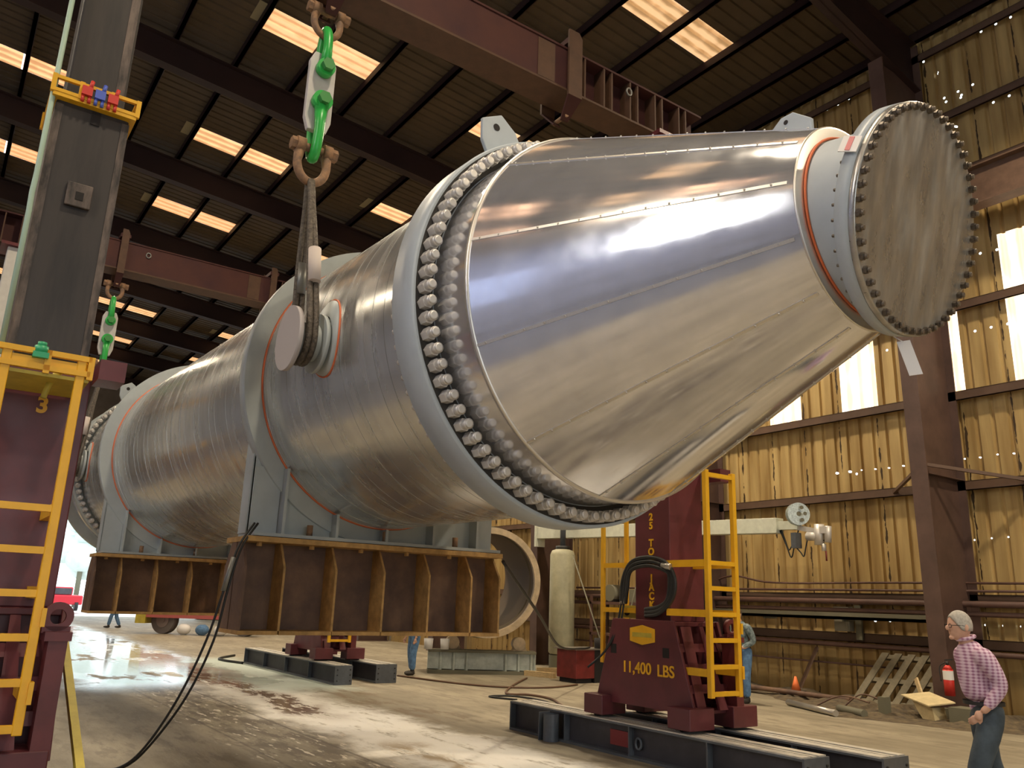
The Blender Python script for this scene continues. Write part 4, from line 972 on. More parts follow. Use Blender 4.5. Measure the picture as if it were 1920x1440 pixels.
def person(loc, face, label, shirt, pants, hair, stride=.16, lean=.04, glasses=False, arms='pocket', scale=1.0, full=True, cat='person'):
    """face: heading angle (rad) in the ground plane; figure is built facing +x' """
    T = thing('person', loc, label, cat)
    ca, sa = math.cos(face), math.sin(face); L0 = Vector(loc)
    def P(x, y, z): return L0+Vector((x*ca-y*sa, x*sa+y*ca, z))*scale
    Lx, Rx = stride, -stride
    hip = .93
    # --- trousers
    pts = [P(-.02, 0, .96), P(-.03, .095, .90), P(.03+Lx*.45, .105, .50), P(Lx*.9, .10, .10), P(-.03, -.095, .90), P(.02+Rx*.35, -.105, .50), P(Rx*1.1, -.10, .10), P(-.01, 0, 1.05)]
    me = skin_mesh(pts, [(0, 1), (1, 2), (2, 3), (0, 4), (4, 5), (5, 6), (0, 7)], [(.14, .15), (.115, .115), .092, .080, (.115, .115), .092, .080, (.15, .13)])
    g = MB(); to_mb(me, g); tro = remeshed('trousers', g, pants, T, .018)
    # --- body: head, neck, torso core, arms, hands as one mesh
    g = MB(); hx = .045+lean*1.25
    sh_z = 1.45
    pts = [P(-.01, 0, 1.0), P(lean*.6, 0, 1.22), P(lean*1.2-.01, 0, 1.42), P(hx-.03, 0, 1.51), P(hx, 0, 1.59)]
    me = skin_mesh(pts, [(0, 1), (1, 2), (2, 3), (3, 4)], [.11, .12, .10, .055, .06]); to_mb(me, g)
    hc = P(hx+.015, 0, 1.64); 
    ell(g, hc, (.098*scale, .076*scale, .118*scale), 20, 14, face)
    ell(g, P(hx+.045, 0, 1.59), (.062*scale, .055*scale, .075*scale), 16, 10, face)      # jaw
    ell(g, P(hx+.118, 0, 1.62), (.022*scale, .014*scale, .024*scale), 10, 8, face)      # nose
    ell(g, P(hx+.085, 0, 1.65), (.028*scale, .045*scale, .012*scale), 10, 8, face)      # brow
    ell(g, P(hx+.094, 0, 1.575), (.016*scale, .026*scale, .007*scale), 10, 8, face)      # lips
    ell(g, P(hx+.090, 0, 1.538), (.022*scale, .026*scale, .020*scale), 10, 8, face)      # chin
    for s in (-1, 1): ell(g, P(hx-.005, s*.08, 1.625), (.022*scale, .010*scale, .034*scale), 10, 8, face)
    arms_pts = {}
    for s in (-1, 1):
        if arms == 'pocket':
            A = [(lean*1.1-.02, s*.20, 1.40), (-.065, s*.225, 1.16), (.05, s*.195, 1.00), (.10, s*.165, .945)] if s > 0 else [(lean*1.1-.02, s*.19, 1.40), (-.06, s*.22, 1.14), (-.04, s*.20, .93), (-.04, s*.19, .87)]
        elif arms == 'back':
            A = [(lean*1.1-.02, s*.20, 1.40), (-.05, s*.27, 1.13), (.16, s*.20, 1.02), (.24, s*.15, 1.03)]
        else:
            A = [(lean*1.1-.02, s*.20, 1.40), (-.04, s*.25, 1.12), (.06, s*.25, .88), (.08, s*.25, .82)]
        arms_pts[s] = A
        q = [P(*a) for a in A]
        me = skin_mesh(q[1:], [(0, 1), (1, 2)], [.045, .032, .03]); to_mb(me, g)
        hd = (q[3]-q[2]).normalized(); side = Vector((-sa, ca, 0))*s; nrm = hd.cross(side).normalized(); palm = q[3]+hd*.035
        ell(g, palm, (.034*scale, .026*scale, .042*scale), 12, 8, face)
        for k, (o_, ln) in enumerate(((-.026, .060), (-.009, .070), (.009, .066), (.025, .052))):
            b0 = palm+hd*.03+nrm*o_; b1 = b0+hd*ln*.6; b2 = b1+(hd*.7-side*.6)*ln*.55
            g.tube([b0, b1, b2], .009, n=8, r_list=[.0095, .009, .007])
        tb = palm-nrm*.028; g.tube([tb, tb-nrm*.02+hd*.02, tb-nrm*.024+hd*.05], .01, n=8, r_list=[.011, .0105, .008])
    remeshed('body', g, M['skin'], T, .0065, 3)
    # --- shirt
    g = MB()
    pts = [P(-.015, 0, 1.02), P(lean*.5, 0, 1.15), P(lean*.9, 0, 1.28), P(lean*1.1-.01, 0, 1.42), P(lean*1.25, 0, 1.53)]
    ed = [(0, 1), (1, 2), (2, 3), (3, 4)]; ra = [(.165, .145), (.155, .14), (.165, .14), (.15, .125), (.085, .085)]
    me = skin_mesh(pts, ed, ra); to_mb(me, g)
    for s in (-1, 1):
        q = [P(*a) for a in arms_pts[s]]
        c0 = P(lean*1.1-.01, s*.09, 1.42)
        me = skin_mesh([c0, q[0], q[1], q[2].lerp(q[3], .45)], [(0, 1), (1, 2), (2, 3)], [.085, .085, .066, .046]); to_mb(me, g)
    shm = remeshed('shirt', g, shirt, T, .016, 3)
    if glasses or arms == 'pocket':
        g = MB(); g.tube([P(lean*1.3+.068*math.cos(2*PI*k/20)+.01, .068*math.sin(2*PI*k/20), 1.54-.018*math.cos(2*PI*k/20)) for k in range(20)], .016, n=8, closed=True); build('collar', g, shirt, shm)
        g = MB(); n = 28; g.rings([[P(-.015+.158*math.cos(2*PI*k/n)*1.0, .172*math.sin(2*PI*k/n), z) for k in range(n)] for z in (.995, 1.025)]); 
        build('belt', g, M['black'], tro)
    # --- hair
    g = MB(); n = 24; rr = []
    for i in range(0, 9):
        th = PI*(.02+i/8*.60)
        ring = []
        for k in range(n):
            a = 2*PI*k/n; fr = math.cos(a)   # +1 = forehead
            t2 = th*(1 if fr < .2 else (1-.50*(fr-.2)/.8))
            ring.append(hc+Matrix.Rotation(face, 3, 'Z') @ Vector((.108*math.sin(t2)*math.cos(a)-.006, .086*math.sin(t2)*math.sin(a), .128*math.cos(t2)+.004))*scale)
        rr.append(ring)
    g.rings(rr, True, True, False)
    ho = build('hair', g, hair, T); so = ho.modifiers.new('thick', 'SOLIDIFY'); so.thickness = .012
    if glasses:
        g = MB()
        for s in (-1, 1):
            c = P(hx+.112, s*.034, 1.637); g.tube([c+Matrix.Rotation(face, 3, 'Z') @ Vector((0, .024*math.cos(2*PI*k/16), .017*math.sin(2*PI*k/16))) for k in range(16)], .0028, n=6, closed=True)
            g.tube([P(hx+.110, s*.058, 1.643), P(hx+.03, s*.082, 1.643), P(hx-.01, s*.084, 1.635)], .003, n=6)
        g.tube([P(hx+.112, -.012, 1.639), P(hx+.112, .012, 1.639)], .0028, n=6)
        build('glasses', g, M['glass'], T)
    # --- shoes
    for x_, y_ in ((Lx*.9, .10), (Rx*1.1, -.10)):
        g = MB(); ell(g, P(x_+.06, y_, .045), (.14*scale, .05*scale, .045*scale), 16, 10, face); ell(g, P(x_-.01, y_, .07), (.06*scale, .045*scale, .07*scale), 12, 8, face)
        build('shoe', g, M['shoe'], T)
    return T
# heading left in the picture = towards -R_ in the ground plane
head_left = math.atan2(-R_.y, -R_.x)
person((-3.80+.11*R_.x, 7.55+.11*R_.y, 0), head_left, 'person in pink checked shirt, jeans and glasses walking left at right edge', M['gingham'], M['denim'], M['hair'], glasses=True, lean=.055, stride=.26)
person((-11.0+.05*R_.x, 13.3+.05*R_.y, 0), head_left+.5, 'person in blue plaid shirt and jeans standing behind the yellow ladder', M['plaid'], M['jeans'], M['darkhair'], arms='back', lean=.05, stride=.03, scale=1.0)
person((-17.75, 9.8, 0), head_left+.6, 'person in faded jeans seen only from the knees under the nearer rusty beam', M['plaid'], M['jeans'], M['darkhair'], arms='down', stride=.05)
person((-42.1, 7.65, 0), head_left+.3, 'distant person in blue jeans seen under the farther rusty beam', M['plaid'], M['jeans'], M['darkhair'], arms='down', stride=.22)

# ------------------------------------------------------------------ things around the floor
# big tan ring section resting on a roller stand
rc = Vector((-17.1, 11.45, 2.18)); rf_ = Vector((-19.75, 12.2, 2.35)); ra = (rf_-rc).normalized()
def ring_at(c, r, n=72):
    t = Vector((0, 0, 1)); e1 = ra.cross(t).normalized(); e2 = e1.cross(ra); return [c+e1*r*math.cos(2*PI*k/n)+e2*r*math.sin(2*PI*k/n) for k in range(n)]
T = thing('steel_ring', (rc.x, rc.y, .82), 'large hollow tan steel ring section on a stand behind the rusty beam', 'pipe section')
g = MB(); g.rings([ring_at(rc, 1.20), ring_at(rc+ra*2.3, 1.20)], True); build('shaded_inner_wall', g, mat('ring_inside_shade', (.10, .065, .035), .7), T)  # inner wall coloured dark to stand for the shade inside the ring
g = MB(); g.rings([ring_at(rc+ra*2.3, 1.20), ring_at(rc+ra*2.3, 1.25), ring_at(rc, 1.25)], [False, True]); build('shell', g, M['tan'], T)
g = MB(); g.rings([ring_at(rc-ra*.06, 1.17), ring_at(rc-ra*.06, 1.32), ring_at(rc+ra*.04, 1.32), ring_at(rc+ra*.04, 1.17), ring_at(rc-ra*.06, 1.17)], [False, True, False, True]); build('end_flange', g, M['tan'], T)
g = MB(); g.rings([ring_at(rc+ra*.30, 1.19), ring_at(rc+ra*.30, 1.36), ring_at(rc+ra*.36, 1.36), ring_at(rc+ra*.36, 1.19)], [False, True, False]); build('rear_band', g, M['cover'], T)
g = MB(); dn = rc+ra*.5; 
g.prism([(dn.x-.4, dn.y-.3, 1.12), (dn.x+.4, dn.y-.1, 1.12), (dn.x+.1, dn.y-.1, 1.75), (dn.x-.3, dn.y-.3, 1.62)], (.02, .06, 0)); build('inner_gusset', g, M['tan'], T)
T = thing('roller_stand', (-17.6, 11.9, 0), 'pale blue-grey welded stand under the tan steel ring', 'stand')
d = Vector((R_.x, R_.y, 0)).normalized()
a0 = Vector((-18.35, 10.55, 0)); a1 = Vector((-17.1, 12.9, 0)); pd = Vector((-d.y, d.x, 0))
g = MB(); g.bar(a0+Vector((0, 0, .52)), a1+Vector((0, 0, .52)), .5, .06); build('top_rail', g, M['cover'], T)
g = MB(); g.bar(a0+Vector((0, 0, .30)), a1+Vector((0, 0, .30)), .30, .40); build('body', g, M['lightblue'], T)
g = MB(); g.bar(a0+Vector((0, 0, .04)), a1+Vector((0, 0, .04)), .55, .08); build('base_rail', g, M['cover'], T)
for t in (.08, .2, .32, .68, .8, .92):
    p = a0.lerp(a1, t); g = MB(); g.bar(p+Vector((0, 0, .08)), p+Vector((0, 0, .5)), .05, .46); build('rib', g, M['lightblue'], T)
for t in (.22, .84):
    p = a0.lerp(a1, t); g = MB(); g.cyl(p+Vector((-.12, .05, .72)), p+Vector((.12, -.05, .72)), .16, n=20); build('roller', g, M['tan'], T)
    g = MB(); g.prism([p+Vector((-.02, -.22, .54)), p+Vector((-.02, .22, .54)), p+Vector((-.02, .08, .78)), p+Vector((-.02, -.08, .78))], (.08, .02, 0)); build('roller_bracket', g, M['tan'], T)
for i, (dx, dy) in enumerate(((-18.0, 10.35), (-17.9, 10.75))):
    g = MB(); g.cyl((dx, dy, .56), (dx, dy, .80), .10, .115, n=18); g.tube([(dx+.11*math.cos(a), dy+.11*math.sin(a), .80) for a in [2*PI*k/18 for k in range(18)]], .007, n=6, closed=True)
    tag(build('bucket', g, M['white'], origin=(dx, dy, .56)), ('dirty white bucket, left of the pair on the stand end', 'clean white bucket, right of the pair on the stand end')[i], 'bucket')
# tall tank
tx, ty = -18.3, 14.7
T = thing('storage_tank', (tx, ty, 0), 'tall olive-tan cylindrical tank standing in front of the brown column', 'tank')
g = MB(); prf = [(0, .42), (.01, .42), (.30, .44), (.42, .45)]
def zring(z, r, n=40): return [(tx+r*math.cos(2*PI*k/n), ty+r*math.sin(2*PI*k/n), z) for k in range(n)]
g.rings([zring(.38, .30), zring(.45, .35), zring(3.05, .35), zring(3.17, .30), zring(3.22, .16), zring(3.24, .08)], True, True, True); build('body', g, M['tank'], T)
g = MB(); g.rings([zring(0, .33), zring(.38, .33)]); g.box(tx-.4, tx+.4, ty-.4, ty+.4, 0, .03); build('skirt', g, M['cover'], T)
g = MB(); g.cyl((tx, ty, 3.2), (tx, ty, 3.3), .2, n=20); build('top_flange', g, M['black'], T)
g = MB(); g.cyl((tx, ty, 3.3), (tx, ty, 4.6), .08, n=16); build('vent_pipe', g, M['track'], T)
# red machine box
T = thing('welding_machine', (-15.25, 12.75, 0), 'small red machine box on the floor beside the right jack', 'machine')
g = MB().box(-15.65, -14.95, 12.45, 13.0, .10, .72); build('body', g, M['redbox'], T, bevel=.01)
g = MB().box(-15.6, -15.0, 12.5, 12.95, 0, .10); build('base', g, M['dark'], T)
g = MB().box(-15.7, -14.9, 12.4, 13.4, .72, .75); build('top_tray', g, M['steelpipe'], T)
g = MB(); g.cyl((-15.0, 13.2, .75), (-15.0, 13.2, .98), .13, n=14); g.box(-15.25, -14.95, 13.0, 13.35, 0, .72); build('motor', g, M['dark'], T)
# timber blocks
for i, (p, q, lb) in enumerate((((-17.0, 12.55, .06), (-16.15, 12.8, .06), 'pale sawn timber block lying left of the red machine box'), ((-17.0, 12.95, .12), (-16.1, 13.05, .17), 'second timber, darker, propped behind the pale block'))):
    g = MB(); g.bar(p, q, .12, .12); tag(build('timber_block', g, M['wood'], origin=p), lb, 'timber')
# workbench rack behind
T = thing('work_rack', (-16.4, 15.4, 0), 'dark cluttered steel rack against the wall behind the yellow ladder', 'rack')
for z in (.95, 1.75):
    build('shelf', MB().box(-17.6, -14.9, 15.1, 15.75, z, z+.07), M['beam'], T)
for x_ in (-17.55, -16.2, -14.95):
    for y_ in (15.13, 15.72): build('post', MB().box(x_-.03, x_+.03, y_-.03, y_+.03, 0, 2.0), M['beam'], T)
T2 = thing('grinder_machine', (-16.9, 15.35, 1.82), 'dark round machine on the top shelf of the rack', 'machine')
g = MB(); g.cyl((-16.9, 15.2, 2.05), (-16.9, 15.5, 2.05), .22, n=24); build('drum', g, M['cover'], T2); build('foot', MB().box(-17.05, -16.75, 15.22, 15.48, 1.82, 1.90), M['dark'], T2)
g = MB(); g.box(-16.3, -15.9, 15.2, 15.6, 1.82, 2.15); tag(build('parts_bin', g, M['cover'], origin=(-16.1, 15.4, 1.82)), 'olive steel bin on the top shelf of the rack', 'bin')
T2 = thing('yellow_grinder', (-15.35, 15.2, 1.02), 'yellow cylindrical machine on the lower shelf of the rack', 'machine')
g = MB(); g.cyl((-15.7, 15.42, 1.2), (-15.1, 15.42, 1.2), .12, n=18); build('body', g, M['yellowdk'], T2); build('foot', MB().box(-15.6, -15.2, 15.35, 15.5, 1.02, 1.08), M['dark'], T2)
# leaning rods
for i, (p, q) in enumerate((((-17.6, 14.5, 3.0), (-15.3, 13.9, 0)), ((-15.0, 14.6, 2.9), (-15.6, 14.2, .0)))):
    g = MB(); g.cyl(p, q, .018, n=8); tag(build('steel_rod', g, M['cover'], origin=q), ('long thin steel rod leaning from the tank down to the red machine', 'thin steel rod leaning on the work rack')[i], 'rod')
# hoses lying on the floor
def floor_hose(pts, r, m, lb):
    g = MB(); g.tube(arc_pts([(x, y, r) for x, y in pts], 8), r, n=8); tag(build('floor_hose', g, m, origin=(pts[0][0], pts[0][1], 0)), lb, 'hose')
floor_hose([(-16.2, 12.0), (-14.8, 10.6), (-13.6, 9.6), (-13.3, 9.9), (-12.6, 9.9), (-11.6, 9.4), (-10.4, 9.0), (-8.6, 8.6)], .022, M['hose'], 'brown hose running across the floor to the right jack')
floor_hose([(-14.6, 12.2), (-14.3, 11.2), (-14.6, 10.3), (-15.6, 9.7), (-17.5, 9.3)], .02, M['hose'], 'reddish hose leaving the red machine box')
floor_hose([(-12.7, 9.2), (-13.3, 9.0), (-13.2, 9.5), (-12.3, 9.55), (-11.4, 9.1), (-10.4, 8.6), (-9.4, 8.5)], .018, M['black'], 'thin black hose looped beside the front track beam')
floor_hose([(-24.0, 7.6), (-23.0, 6.9), (-22.3, 6.8), (-21.4, 7.0)], .03, M['black'], 'black hose near the end of the farther track beam')
# tubes hanging between beam and red machine
g = MB(); g.tube(arc_pts([(-8.6, 5.95, 2.2), (-10.0, 7.6, 1.55), (-12.5, 10.0, .95), (-14.2, 12.0, .80), (-14.9, 12.8, .78)]), .022, n=8)
tag(build('hanging_cable', g, M['black'], origin=(-8.6, 5.95, 2.2)), 'black cable sagging from the right end of the rusty beam to the red machine', 'cable')
# pair of black cables from the near beam down to the floor
T = thing('hanging_cables', (-8.6, 2.7, 2.3), 'pair of black cables hanging from the nearer rusty beam corner to the floor', 'cable')
for o_ in (0, .035):
    g = MB(); g.tube(arc_pts([(-8.62, 2.78+o_, 2.42), (-8.5, 2.60+o_, 2.15), (-8.45, 2.50+o_, 1.75), (-8.5, 2.40+o_*2, 1.25), (-8.62, 2.24+o_*2, .72), (-8.85, 2.06+o_, .27), (-9.05, 1.90+o_, .06), (-9.25, 1.68+o_, .015), (-9.3, 1.2, .015)]), .012, n=8); build('cable', g, M['black'], T)
g = MB(); g.cyl((-8.47, 2.56, 2.05), (-8.45, 2.49, 1.72), .026, n=8); build('cable_joint', g, M['ropegrey'], T)
# yellow bar leaning near the left jack
g = MB(); g.bar((-8.0, 1.10, 1.243), (-5.55, 1.13, .02), .055, .055)
tag(build('yellow_bar', g, M['yellowdk'], origin=(-6.4, 1.1, 0)), 'worn yellow steel bar slanting to the floor beside the nearest jack', 'bar')

# welding boom reaching in front of the right wall
T = thing('welding_boom', (-19.8, 15.0, 3.4), 'cream horizontal boom with a welding head in front of the right wall', 'welding boom')
A = Vector((-19.80, 15.0, 3.75)); B = Vector((-10.75, 15.06, 3.50)); dd = (B-A).normalized()
C_ = A.lerp(B, .945)
g = MB(); g.bar(A, C_, .26, .33); build('main_boom', g, M['boom'], T, bevel=.01)
D_ = C_+dd*.50; g = MB(); g.bar(C_, D_+Vector((0, 0, -.0)), .16, .18); build('boom_extension', g, M['boom'], T)
g = MB(); g.box(A.x-.03, A.x+.05, A.y-.17, A.y+.17, 3.35, 4.1); build('mount_plate', g, M['boom'], T)
# wire spool
hc = D_+Vector((.05, -.12, .22)); wn = Vector((-R_.y, R_.x, 0)).normalized()
g = MB(); g.cyl(hc-wn*.06, hc+wn*.06, .13, n=28); g.cyl(hc-wn*.075, hc-wn*.06, .235, n=32); g.cyl(hc+wn*.06, hc+wn*.075, .235, n=32); sp_ = build('wire_spool', g, M['spool'], T)
g = MB(); g.cyl(hc-wn*.08, hc-wn*.076, .05, n=14)
for k in range(6):
    a = 2*PI*k/6; c = hc-wn*.078+dd*(.15*math.cos(a))+Vector((0, 0, .15*math.sin(a))); g.cyl(c-wn*.002, c+wn*.001, .04, n=12)
build('spool_holes', g, M['cover'], sp_)
hd = D_+dd*.16+Vector((0, -.05, -.12))
g = MB(); g.bar(D_-dd*.05+Vector((0, 0, -.05)), hd+dd*.35+Vector((0, 0, -.03)), .12, .10); g.cyl(hd+dd*.05+Vector((0, 0, -.12)), hd+dd*.32+Vector((0, 0, -.12)), .09, n=16); g.cyl(hd+dd*.32+Vector((0, 0, -.30)), hd+dd*.34+Vector((0, 0, .12)), .10, n=14); g.cyl(hd+dd*.52+Vector((0, 0, -.25)), hd+dd*.54+Vector((0, 0, .08)), .07, n=14); g.bar(hd+dd*.34, hd+dd*.55, .16, .14)
g.cyl(hd+dd*.42+Vector((0, 0, -.28)), hd+dd*.42+Vector((0, 0, -.42)), .045, n=12)
build('welding_head', g, M['nut'], T)
g = MB(); g.cyl(hd+dd*.46+Vector((0, 0, -.42)), hd+dd*.46+Vector((0, 0, -.62)), .018, n=10); build('torch_tip', g, M['redbox'], T)
g = MB(); q = D_-dd*.02+Vector((0, -.12, -.33)); g.bar(q-Vector((0, 0, .16)), q+Vector((0, 0, .16)), .2, .12); build('feeder_box', g, M['track'], T)
g = MB()
for a_, b_, s_ in ((C_, q, .35), (q+Vector((0, 0, -.15)), hd+dd*.1, .35), (C_+Vector((0, 0, -.1)), D_, .62), (hd+dd*.2, hd+dd*.45+Vector((0, 0, -.2)), .16)):
    m_ = a_.lerp(b_, .5)-Vector((0, 0, s_)); g.tube(arc_pts([a_, a_.lerp(m_, .6), m_, b_.lerp(m_, .6), b_], 6), .014, n=6)
build('boom_cables', g, M['black'], T)

# right wall fittings
T = thing('electrical_box', (-10.6, 16.2, 1.35), 'grey electrical box on the wall between the boom and the column', 'electrical box')
build('case', MB().box(-10.78, -10.42, 16.1, 16.28, 1.36, 1.86), M['greybox'], T, bevel=.01); build('door', MB().box(-10.75, -10.45, 16.085, 16.1, 1.39, 1.83), M['greybox'], T)
build('side_box', MB().box(-10.36, -10.22, 16.22, 16.28, 1.2, 1.9), M['cover'], T)
for i, (z, y, r, lb) in enumerate(((2.36, 16.22, .022, 'upper thin conduit running along the right wall'), (2.22, 16.22, .025, 'second thin conduit just under the upper one on the right wall'), (1.98, 16.05, .06, 'thick rusty pipe along the right wall at head height'), (1.80, 16.1, .05, 'dark pipe just under the thick rusty pipe on the right wall'), (1.10, 16.1, .05, 'pipe along the right wall at waist height'), (.72, 16.2, .02, 'lowest thin conduit on the right wall'))):
    g = MB(); x_ = -19.5
    if i == 0: g.tube(arc_pts([(-19.5, y, z-.15), (-15, y, z-.1), (-13.6, y, z+.16), (-12.3, y, z), (-9, y, z), (-2, y, z-.05)], 6), r, n=8)
    else: g.cyl((-19.5, y, z), (-2 if i != 5 else -9.4, y, z-.02), r, n=10)
    tag(build('wall_pipe', g, M['beam'], origin=(-19.5, y, z)), lb, 'pipe')
g = MB().box(-14.5, -8.2, 15.80, 16.05, 1.60, 1.66); g.box(-14.5, -8.2, 15.80, 15.82, 1.60, 1.74)
for x_ in (-14.4, -12.4, -10.4, -8.6): g.box(x_-.02, x_+.02, 15.85, 16.3, 1.56, 1.60)
tag(build('cable_tray', g, M['cover'], origin=(-12, 16, 1.6)), 'long flat dark tray on brackets along the right wall', 'cable tray')
# fire extinguisher hanging on the column
T = thing('fire_extinguisher', (-7.80, 14.88, 0.39), 'red fire extinguisher hanging on the brown column behind the man', 'fire extinguisher')
g = MB(); g.cyl((-7.80, 14.88, 0.41), (-7.80, 14.88, 0.84), .085, n=20); g.cyl((-7.80, 14.88, 0.84), (-7.80, 14.88, 0.91), .085, .035, n=20); build('cylinder', g, M['red'], T)
g = MB(); g.cyl((-7.80, 14.88, 0.67), (-7.80, 14.88, 0.82), .0865, n=20, caps=False); build('label_band', g, M['white'], T)
g = MB(); g.cyl((-7.80, 14.88, 0.91), (-7.80, 14.88, 0.97), .025, n=10); g.bar((-7.84, 14.88, 0.99), (-7.70, 14.88, 1.01), .025, .02); g.tube(arc_pts([(-7.83, 14.86, .95), (-7.92, 14.84, .87), (-7.90, 14.82, .64)], 5), .01, n=6); build('valve', g, M['black'], T)
g = MB().box(-7.93, -7.84, 15.0, 15.012, 1.16, 1.26); tag(build('notice_sticker', g, M['white'], origin=(-7.88, 15.0, 1.2)), 'small pale sticker on the column above the fire extinguisher', 'sticker')
# pallet leaning on the wall
T = thing('wooden_pallet', (-9.3, 15.9, 0), 'grey weathered pallet leaning against the right wall', 'pallet')
pb = Vector((-10.05, 15.35, .03)); px_ = Vector((1, 0, 0)); pu = Vector((.42, .55, .95)).normalized(); pn = px_.cross(pu).normalized()
for i in range(6):
    c = pb+px_*(.0+i*.27); g = MB(); poly = [c, c+px_*.15, c+px_*.15+pu*1.2, c+pu*1.2]; g.prism(poly, pn*-.02); build('slat', g, M['pallet'], T)
for v in (.06, .55, 1.08):
    c = pb+pu*v-pn*.02; g = MB(); poly = [c, c+px_*1.5, c+px_*1.5+pu*.09, c+pu*.09]; g.prism(poly, pn*-.09) ; build('stringer', g, M['pallet'], T)
# boards, carton and scrap in front of the pallet
g = MB(); g.prism([(-8.45, 14.45, .36), (-7.80, 14.15, .26), (-7.50, 14.45, .33), (-8.10, 14.75, .43)], (0, 0, .02))
tag(build('loose_board', g, M['board'], origin=(-8, 14.6, .4)), 'tan board lying tilted on top of a carton by the pallet', 'board')
T = thing('carton', (-7.95, 14.6, 0), 'torn tan carton in front of the pallet', 'carton')
g = MB(); g.prism([(-8.22, 14.40, .31), (-7.78, 14.22, .24), (-7.75, 14.22, .02), (-8.0, 14.32, .02), (-8.08, 14.34, .12)], (.05, .30, 0)); build('side', g, M['board'], T)
g = MB().box(-8.1, -7.75, 14.45, 14.75, 0, .22); build('core', g, M['cover'], T)
g = MB(); g.bar((-8.12, 14.72, .02), (-8.40, 14.9, .64), .03, .10); tag(build('wood_offcut', g, M['wood'], origin=(-8.3, 15, .6)), 'short brown wood offcut sticking up behind the tan board', 'wood')
g = MB().box(-8.62, -8.5, 14.0, 14.2, 0, .34); tag(build('grey_post', g, M['cover'], origin=(-8.56, 14.1, 0)), 'short dull grey post left of the torn carton', 'post')
g = MB().box(-7.55, -7.15, 14.3, 14.7, 0, .28); tag(build('dark_crate', g, M['cover'], origin=(-7.35, 14.5, 0)), 'dark low crate right of the torn carton', 'crate')
# scrap heap along the wall foot (uncountable)
random.seed(3)
g = MB(); nx, ny = 90, 8
for i in range(nx+1):
    for j in range(ny+1):
        x_ = -14.8+i*.115; yf = 15.0 if x_ < -11.6 else (15.0-(x_+11.6)*.62 if x_ < -9.0 else 13.4+max(0, x_+8.2)*.5); yf = min(yf, 15.4)+.15*math.sin(i*.35)
        y_ = yf+(16.42-yf)*j/ny + (random.uniform(-.05, .05) if j < ny else 0)
        e_ = math.sin(PI*min(1, (j)/ny*1.0+.0)) if j < ny else 0
        z_ = max(0.0, (.01+.13*random.random()*e_*(.3+j/ny)+.04*e_*math.sin(i*.5)+.03*e_))
        if j == 0: z_ = .002
        g.v.append(Vector((x_, y_, z_)))
for i in range(nx):
    for j in range(ny): g.f.append([i*(ny+1)+j, (i+1)*(ny+1)+j, (i+1)*(ny+1)+j+1, i*(ny+1)+j+1]); g.sm.append(False)
tag(build('scrap_and_dirt', g, M['debris']), 'heap of dirt and small scrap along the foot of the right wall', 'debris', kind='stuff')
pls = [((-10.4, 13.9, .06), (-8.95, 13.25, .06), .055, 'steelpipe', 'shiny steel pipe lying on the floor before the scrap'), ((-9.35, 13.95, .07), (-8.65, 13.62, .07), .065, 'cover', 'dull dark pipe lying right of the shiny one'), ((-13.0, 15.2, .12), (-9.8, 15.0, .12), .05, 'rust', 'rusty pipe lying along the wall foot'), ((-13.4, 15.2, .10), (-12.2, 15.25, .10), .05, 'rust', 'rusty bar at the left end of the scrap heap')]
for p, q, r, mm, lb in pls:
    g = MB(); g.cyl(p, q, r, n=14); tag(build('scrap_pipe', g, M[mm], origin=p), lb, 'pipe')
# orange sheet / cone tip glowing in daylight
T = thing('traffic_cone', (-11.42, 15.55, 0), 'bright orange cone tip among the scrap by the right wall', 'traffic cone')
g = MB(); g.cyl((-11.42, 15.55, .12), (-11.42, 15.55, .40), .10, .02, n=20); build('cone_body', g, mat('fluorescent_orange', (.95, .22, .06), .5), T); build('cone_base', MB().box(-11.57, -11.27, 15.40, 15.70, .08, .12), M['dark'], T)
g = MB(); g.bar((-14.3, 15.2, .0), (-13.5, 15.7, .75), .5, .03); tag(build('leaning_sheet', g, M['cover'], origin=(-14.3, 15.2, 0)), 'dull sheet leaning on the scrap behind the plaid shirt', 'sheet metal')
g = MB(); g.bar((-11.6, 15.9, .1), (-11.3, 16.2, 1.0), .3, .03); tag(build('brown_offcut', g, M['rust'], origin=(-11.6, 15.9, .1)), 'rusty upright offcut right of the orange cone', 'sheet metal')
# thin rebars
for i, (p, q) in enumerate((((-9.9, 14.0, .03), (-8.9, 14.2, .2)), ((-9.5, 14.3, .05), (-8.9, 14.5, .25)))):
    g = MB(); m_ = (Vector(p)+Vector(q))/2+Vector((0, 0, .15)); g.tube(arc_pts([p, m_, q], 6), .015, n=6); tag(build('bent_rod', g, M['rust'], origin=p), ('bent rusty rod over the shiny pipe', 'bent rusty rod in front of the pallet')[i], 'rod')

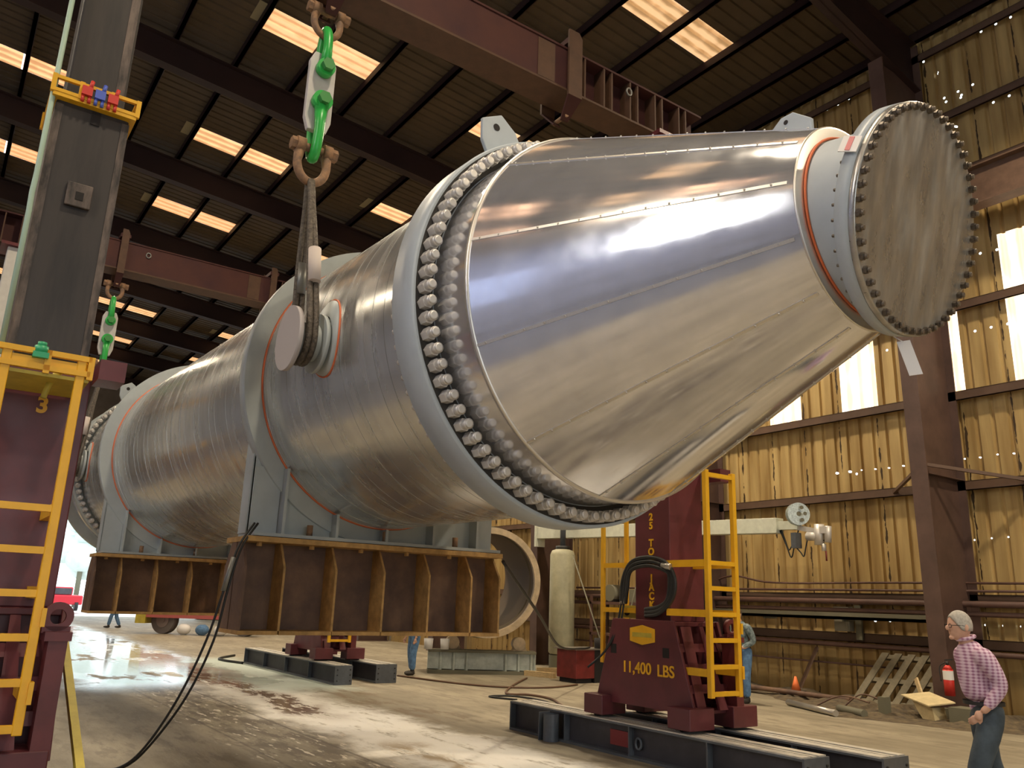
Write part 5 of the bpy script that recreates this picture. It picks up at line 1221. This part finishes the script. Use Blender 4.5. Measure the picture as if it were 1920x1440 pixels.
# trailer under / behind the far beam
T = thing('flatbed_trailer', (-36.5, 9.6, 0), 'red low trailer with a big wheel seen under the farther rusty beam', 'trailer')
def wheel(x, y):
    ax = Vector((-.62, .78, 0)); c = Vector((x, y, .55)); g = MB(); g.cyl(c-ax*.16, c+ax*.16, .55, n=36)
    w_ = build('tyre', g, mat('dusty_tyre', (.13, .11, .10), .8), T); g = MB(); g.cyl(c-ax*.18, c-ax*.155, .30, n=24); g.cyl(c-ax*.21, c-ax*.18, .12, n=16); build('hub', g, mat('dusty_hub', (.22, .17, .15), .6), w_)
tdir = Vector((R_.x, R_.y, 0)).normalized(); 
TA = Vector((-37.2, 8.2, 0))
p1 = TA+tdir*.55; wheel(p1.x, p1.y); p2 = TA+tdir*3.9; wheel(p2.x, p2.y)
g = MB(); g.bar(TA+Vector((0, 0, .95))-tdir*.3, TA+tdir*4.6+Vector((0, 0, .95)), .8, .62); build('frame', g, mat('faded_red_paint', (.42, .10, .09), .5), T)
g = MB(); g.bar(TA+Vector((0, 0, .85))-tdir*.5, TA-tdir*.1+Vector((0, 0, .85)), .9, .9); build('fender', g, M['yellowdk'], T)
for i in range(3):
    p = TA+tdir*(1.6+.75*i)+Vector((.3, -.3, 0)); g = MB(); ell(g, (p.x, p.y, .22), (.30, .25, .22), 14, 8, .5)
    tag(build('bundle', g, (M['white'], M['jeans'], M['white'])[i], origin=(p.x, p.y, 0)), ('pale bundle on the floor nearest the trailer wheel', 'dark blue bundle on the floor, middle one by the trailer', 'pale bundle on the floor, rightmost by the trailer')[i], 'bundle')

# ------------------------------------------------------------------ outside the far door
T = thing('parked_car', (-74, 8.6, 0), 'bright red pickup parked outside the far door', 'car')
g = MB(); g.box(-76, -71.6, 7.2, 10.6, .45, 1.15); g.box(-75, -72, 8.0, 9.9, 1.15, 1.75); build('body', g, mat('bright_red_body', (.75, .04, .06), .35), T, bevel=.1)
g = MB(); g.box(-71.98, -71.9, 8.1, 9.8, 1.2, 1.65); build('windscreen', g, M['track'], T)
for y_ in (7.5, 10.2): build('wheel', MB().cyl((-71.8, y_-.12, .35), (-71.8, y_+.12, .35), .35, n=20), M['black'], T)
random.seed(5)
for i in range(7):
    y_ = -6+i*6.5; x_ = -98+random.uniform(-4, 4); h = random.uniform(8, 12)
    T = thing('outdoor_tree', (x_, y_, -.2), 'pale green tree outside the far door', 'tree', 'trees beyond the yard')
    g = MB()
    for j in range(9): ell(g, (x_+random.uniform(-1.6, 1.6), y_+random.uniform(-1.6, 1.6), h*(.35+.07*j)), (1.9, 1.9, 1.6), 10, 7)
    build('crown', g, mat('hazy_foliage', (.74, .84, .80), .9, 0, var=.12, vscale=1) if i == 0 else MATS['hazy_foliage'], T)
    build('trunk', MB().cyl((x_, y_, -.2), (x_, y_, h*.5), .25, n=10), M['cover'], T)

for o in bpy.data.objects:
    if '_o' in o.keys(): del o['_o']
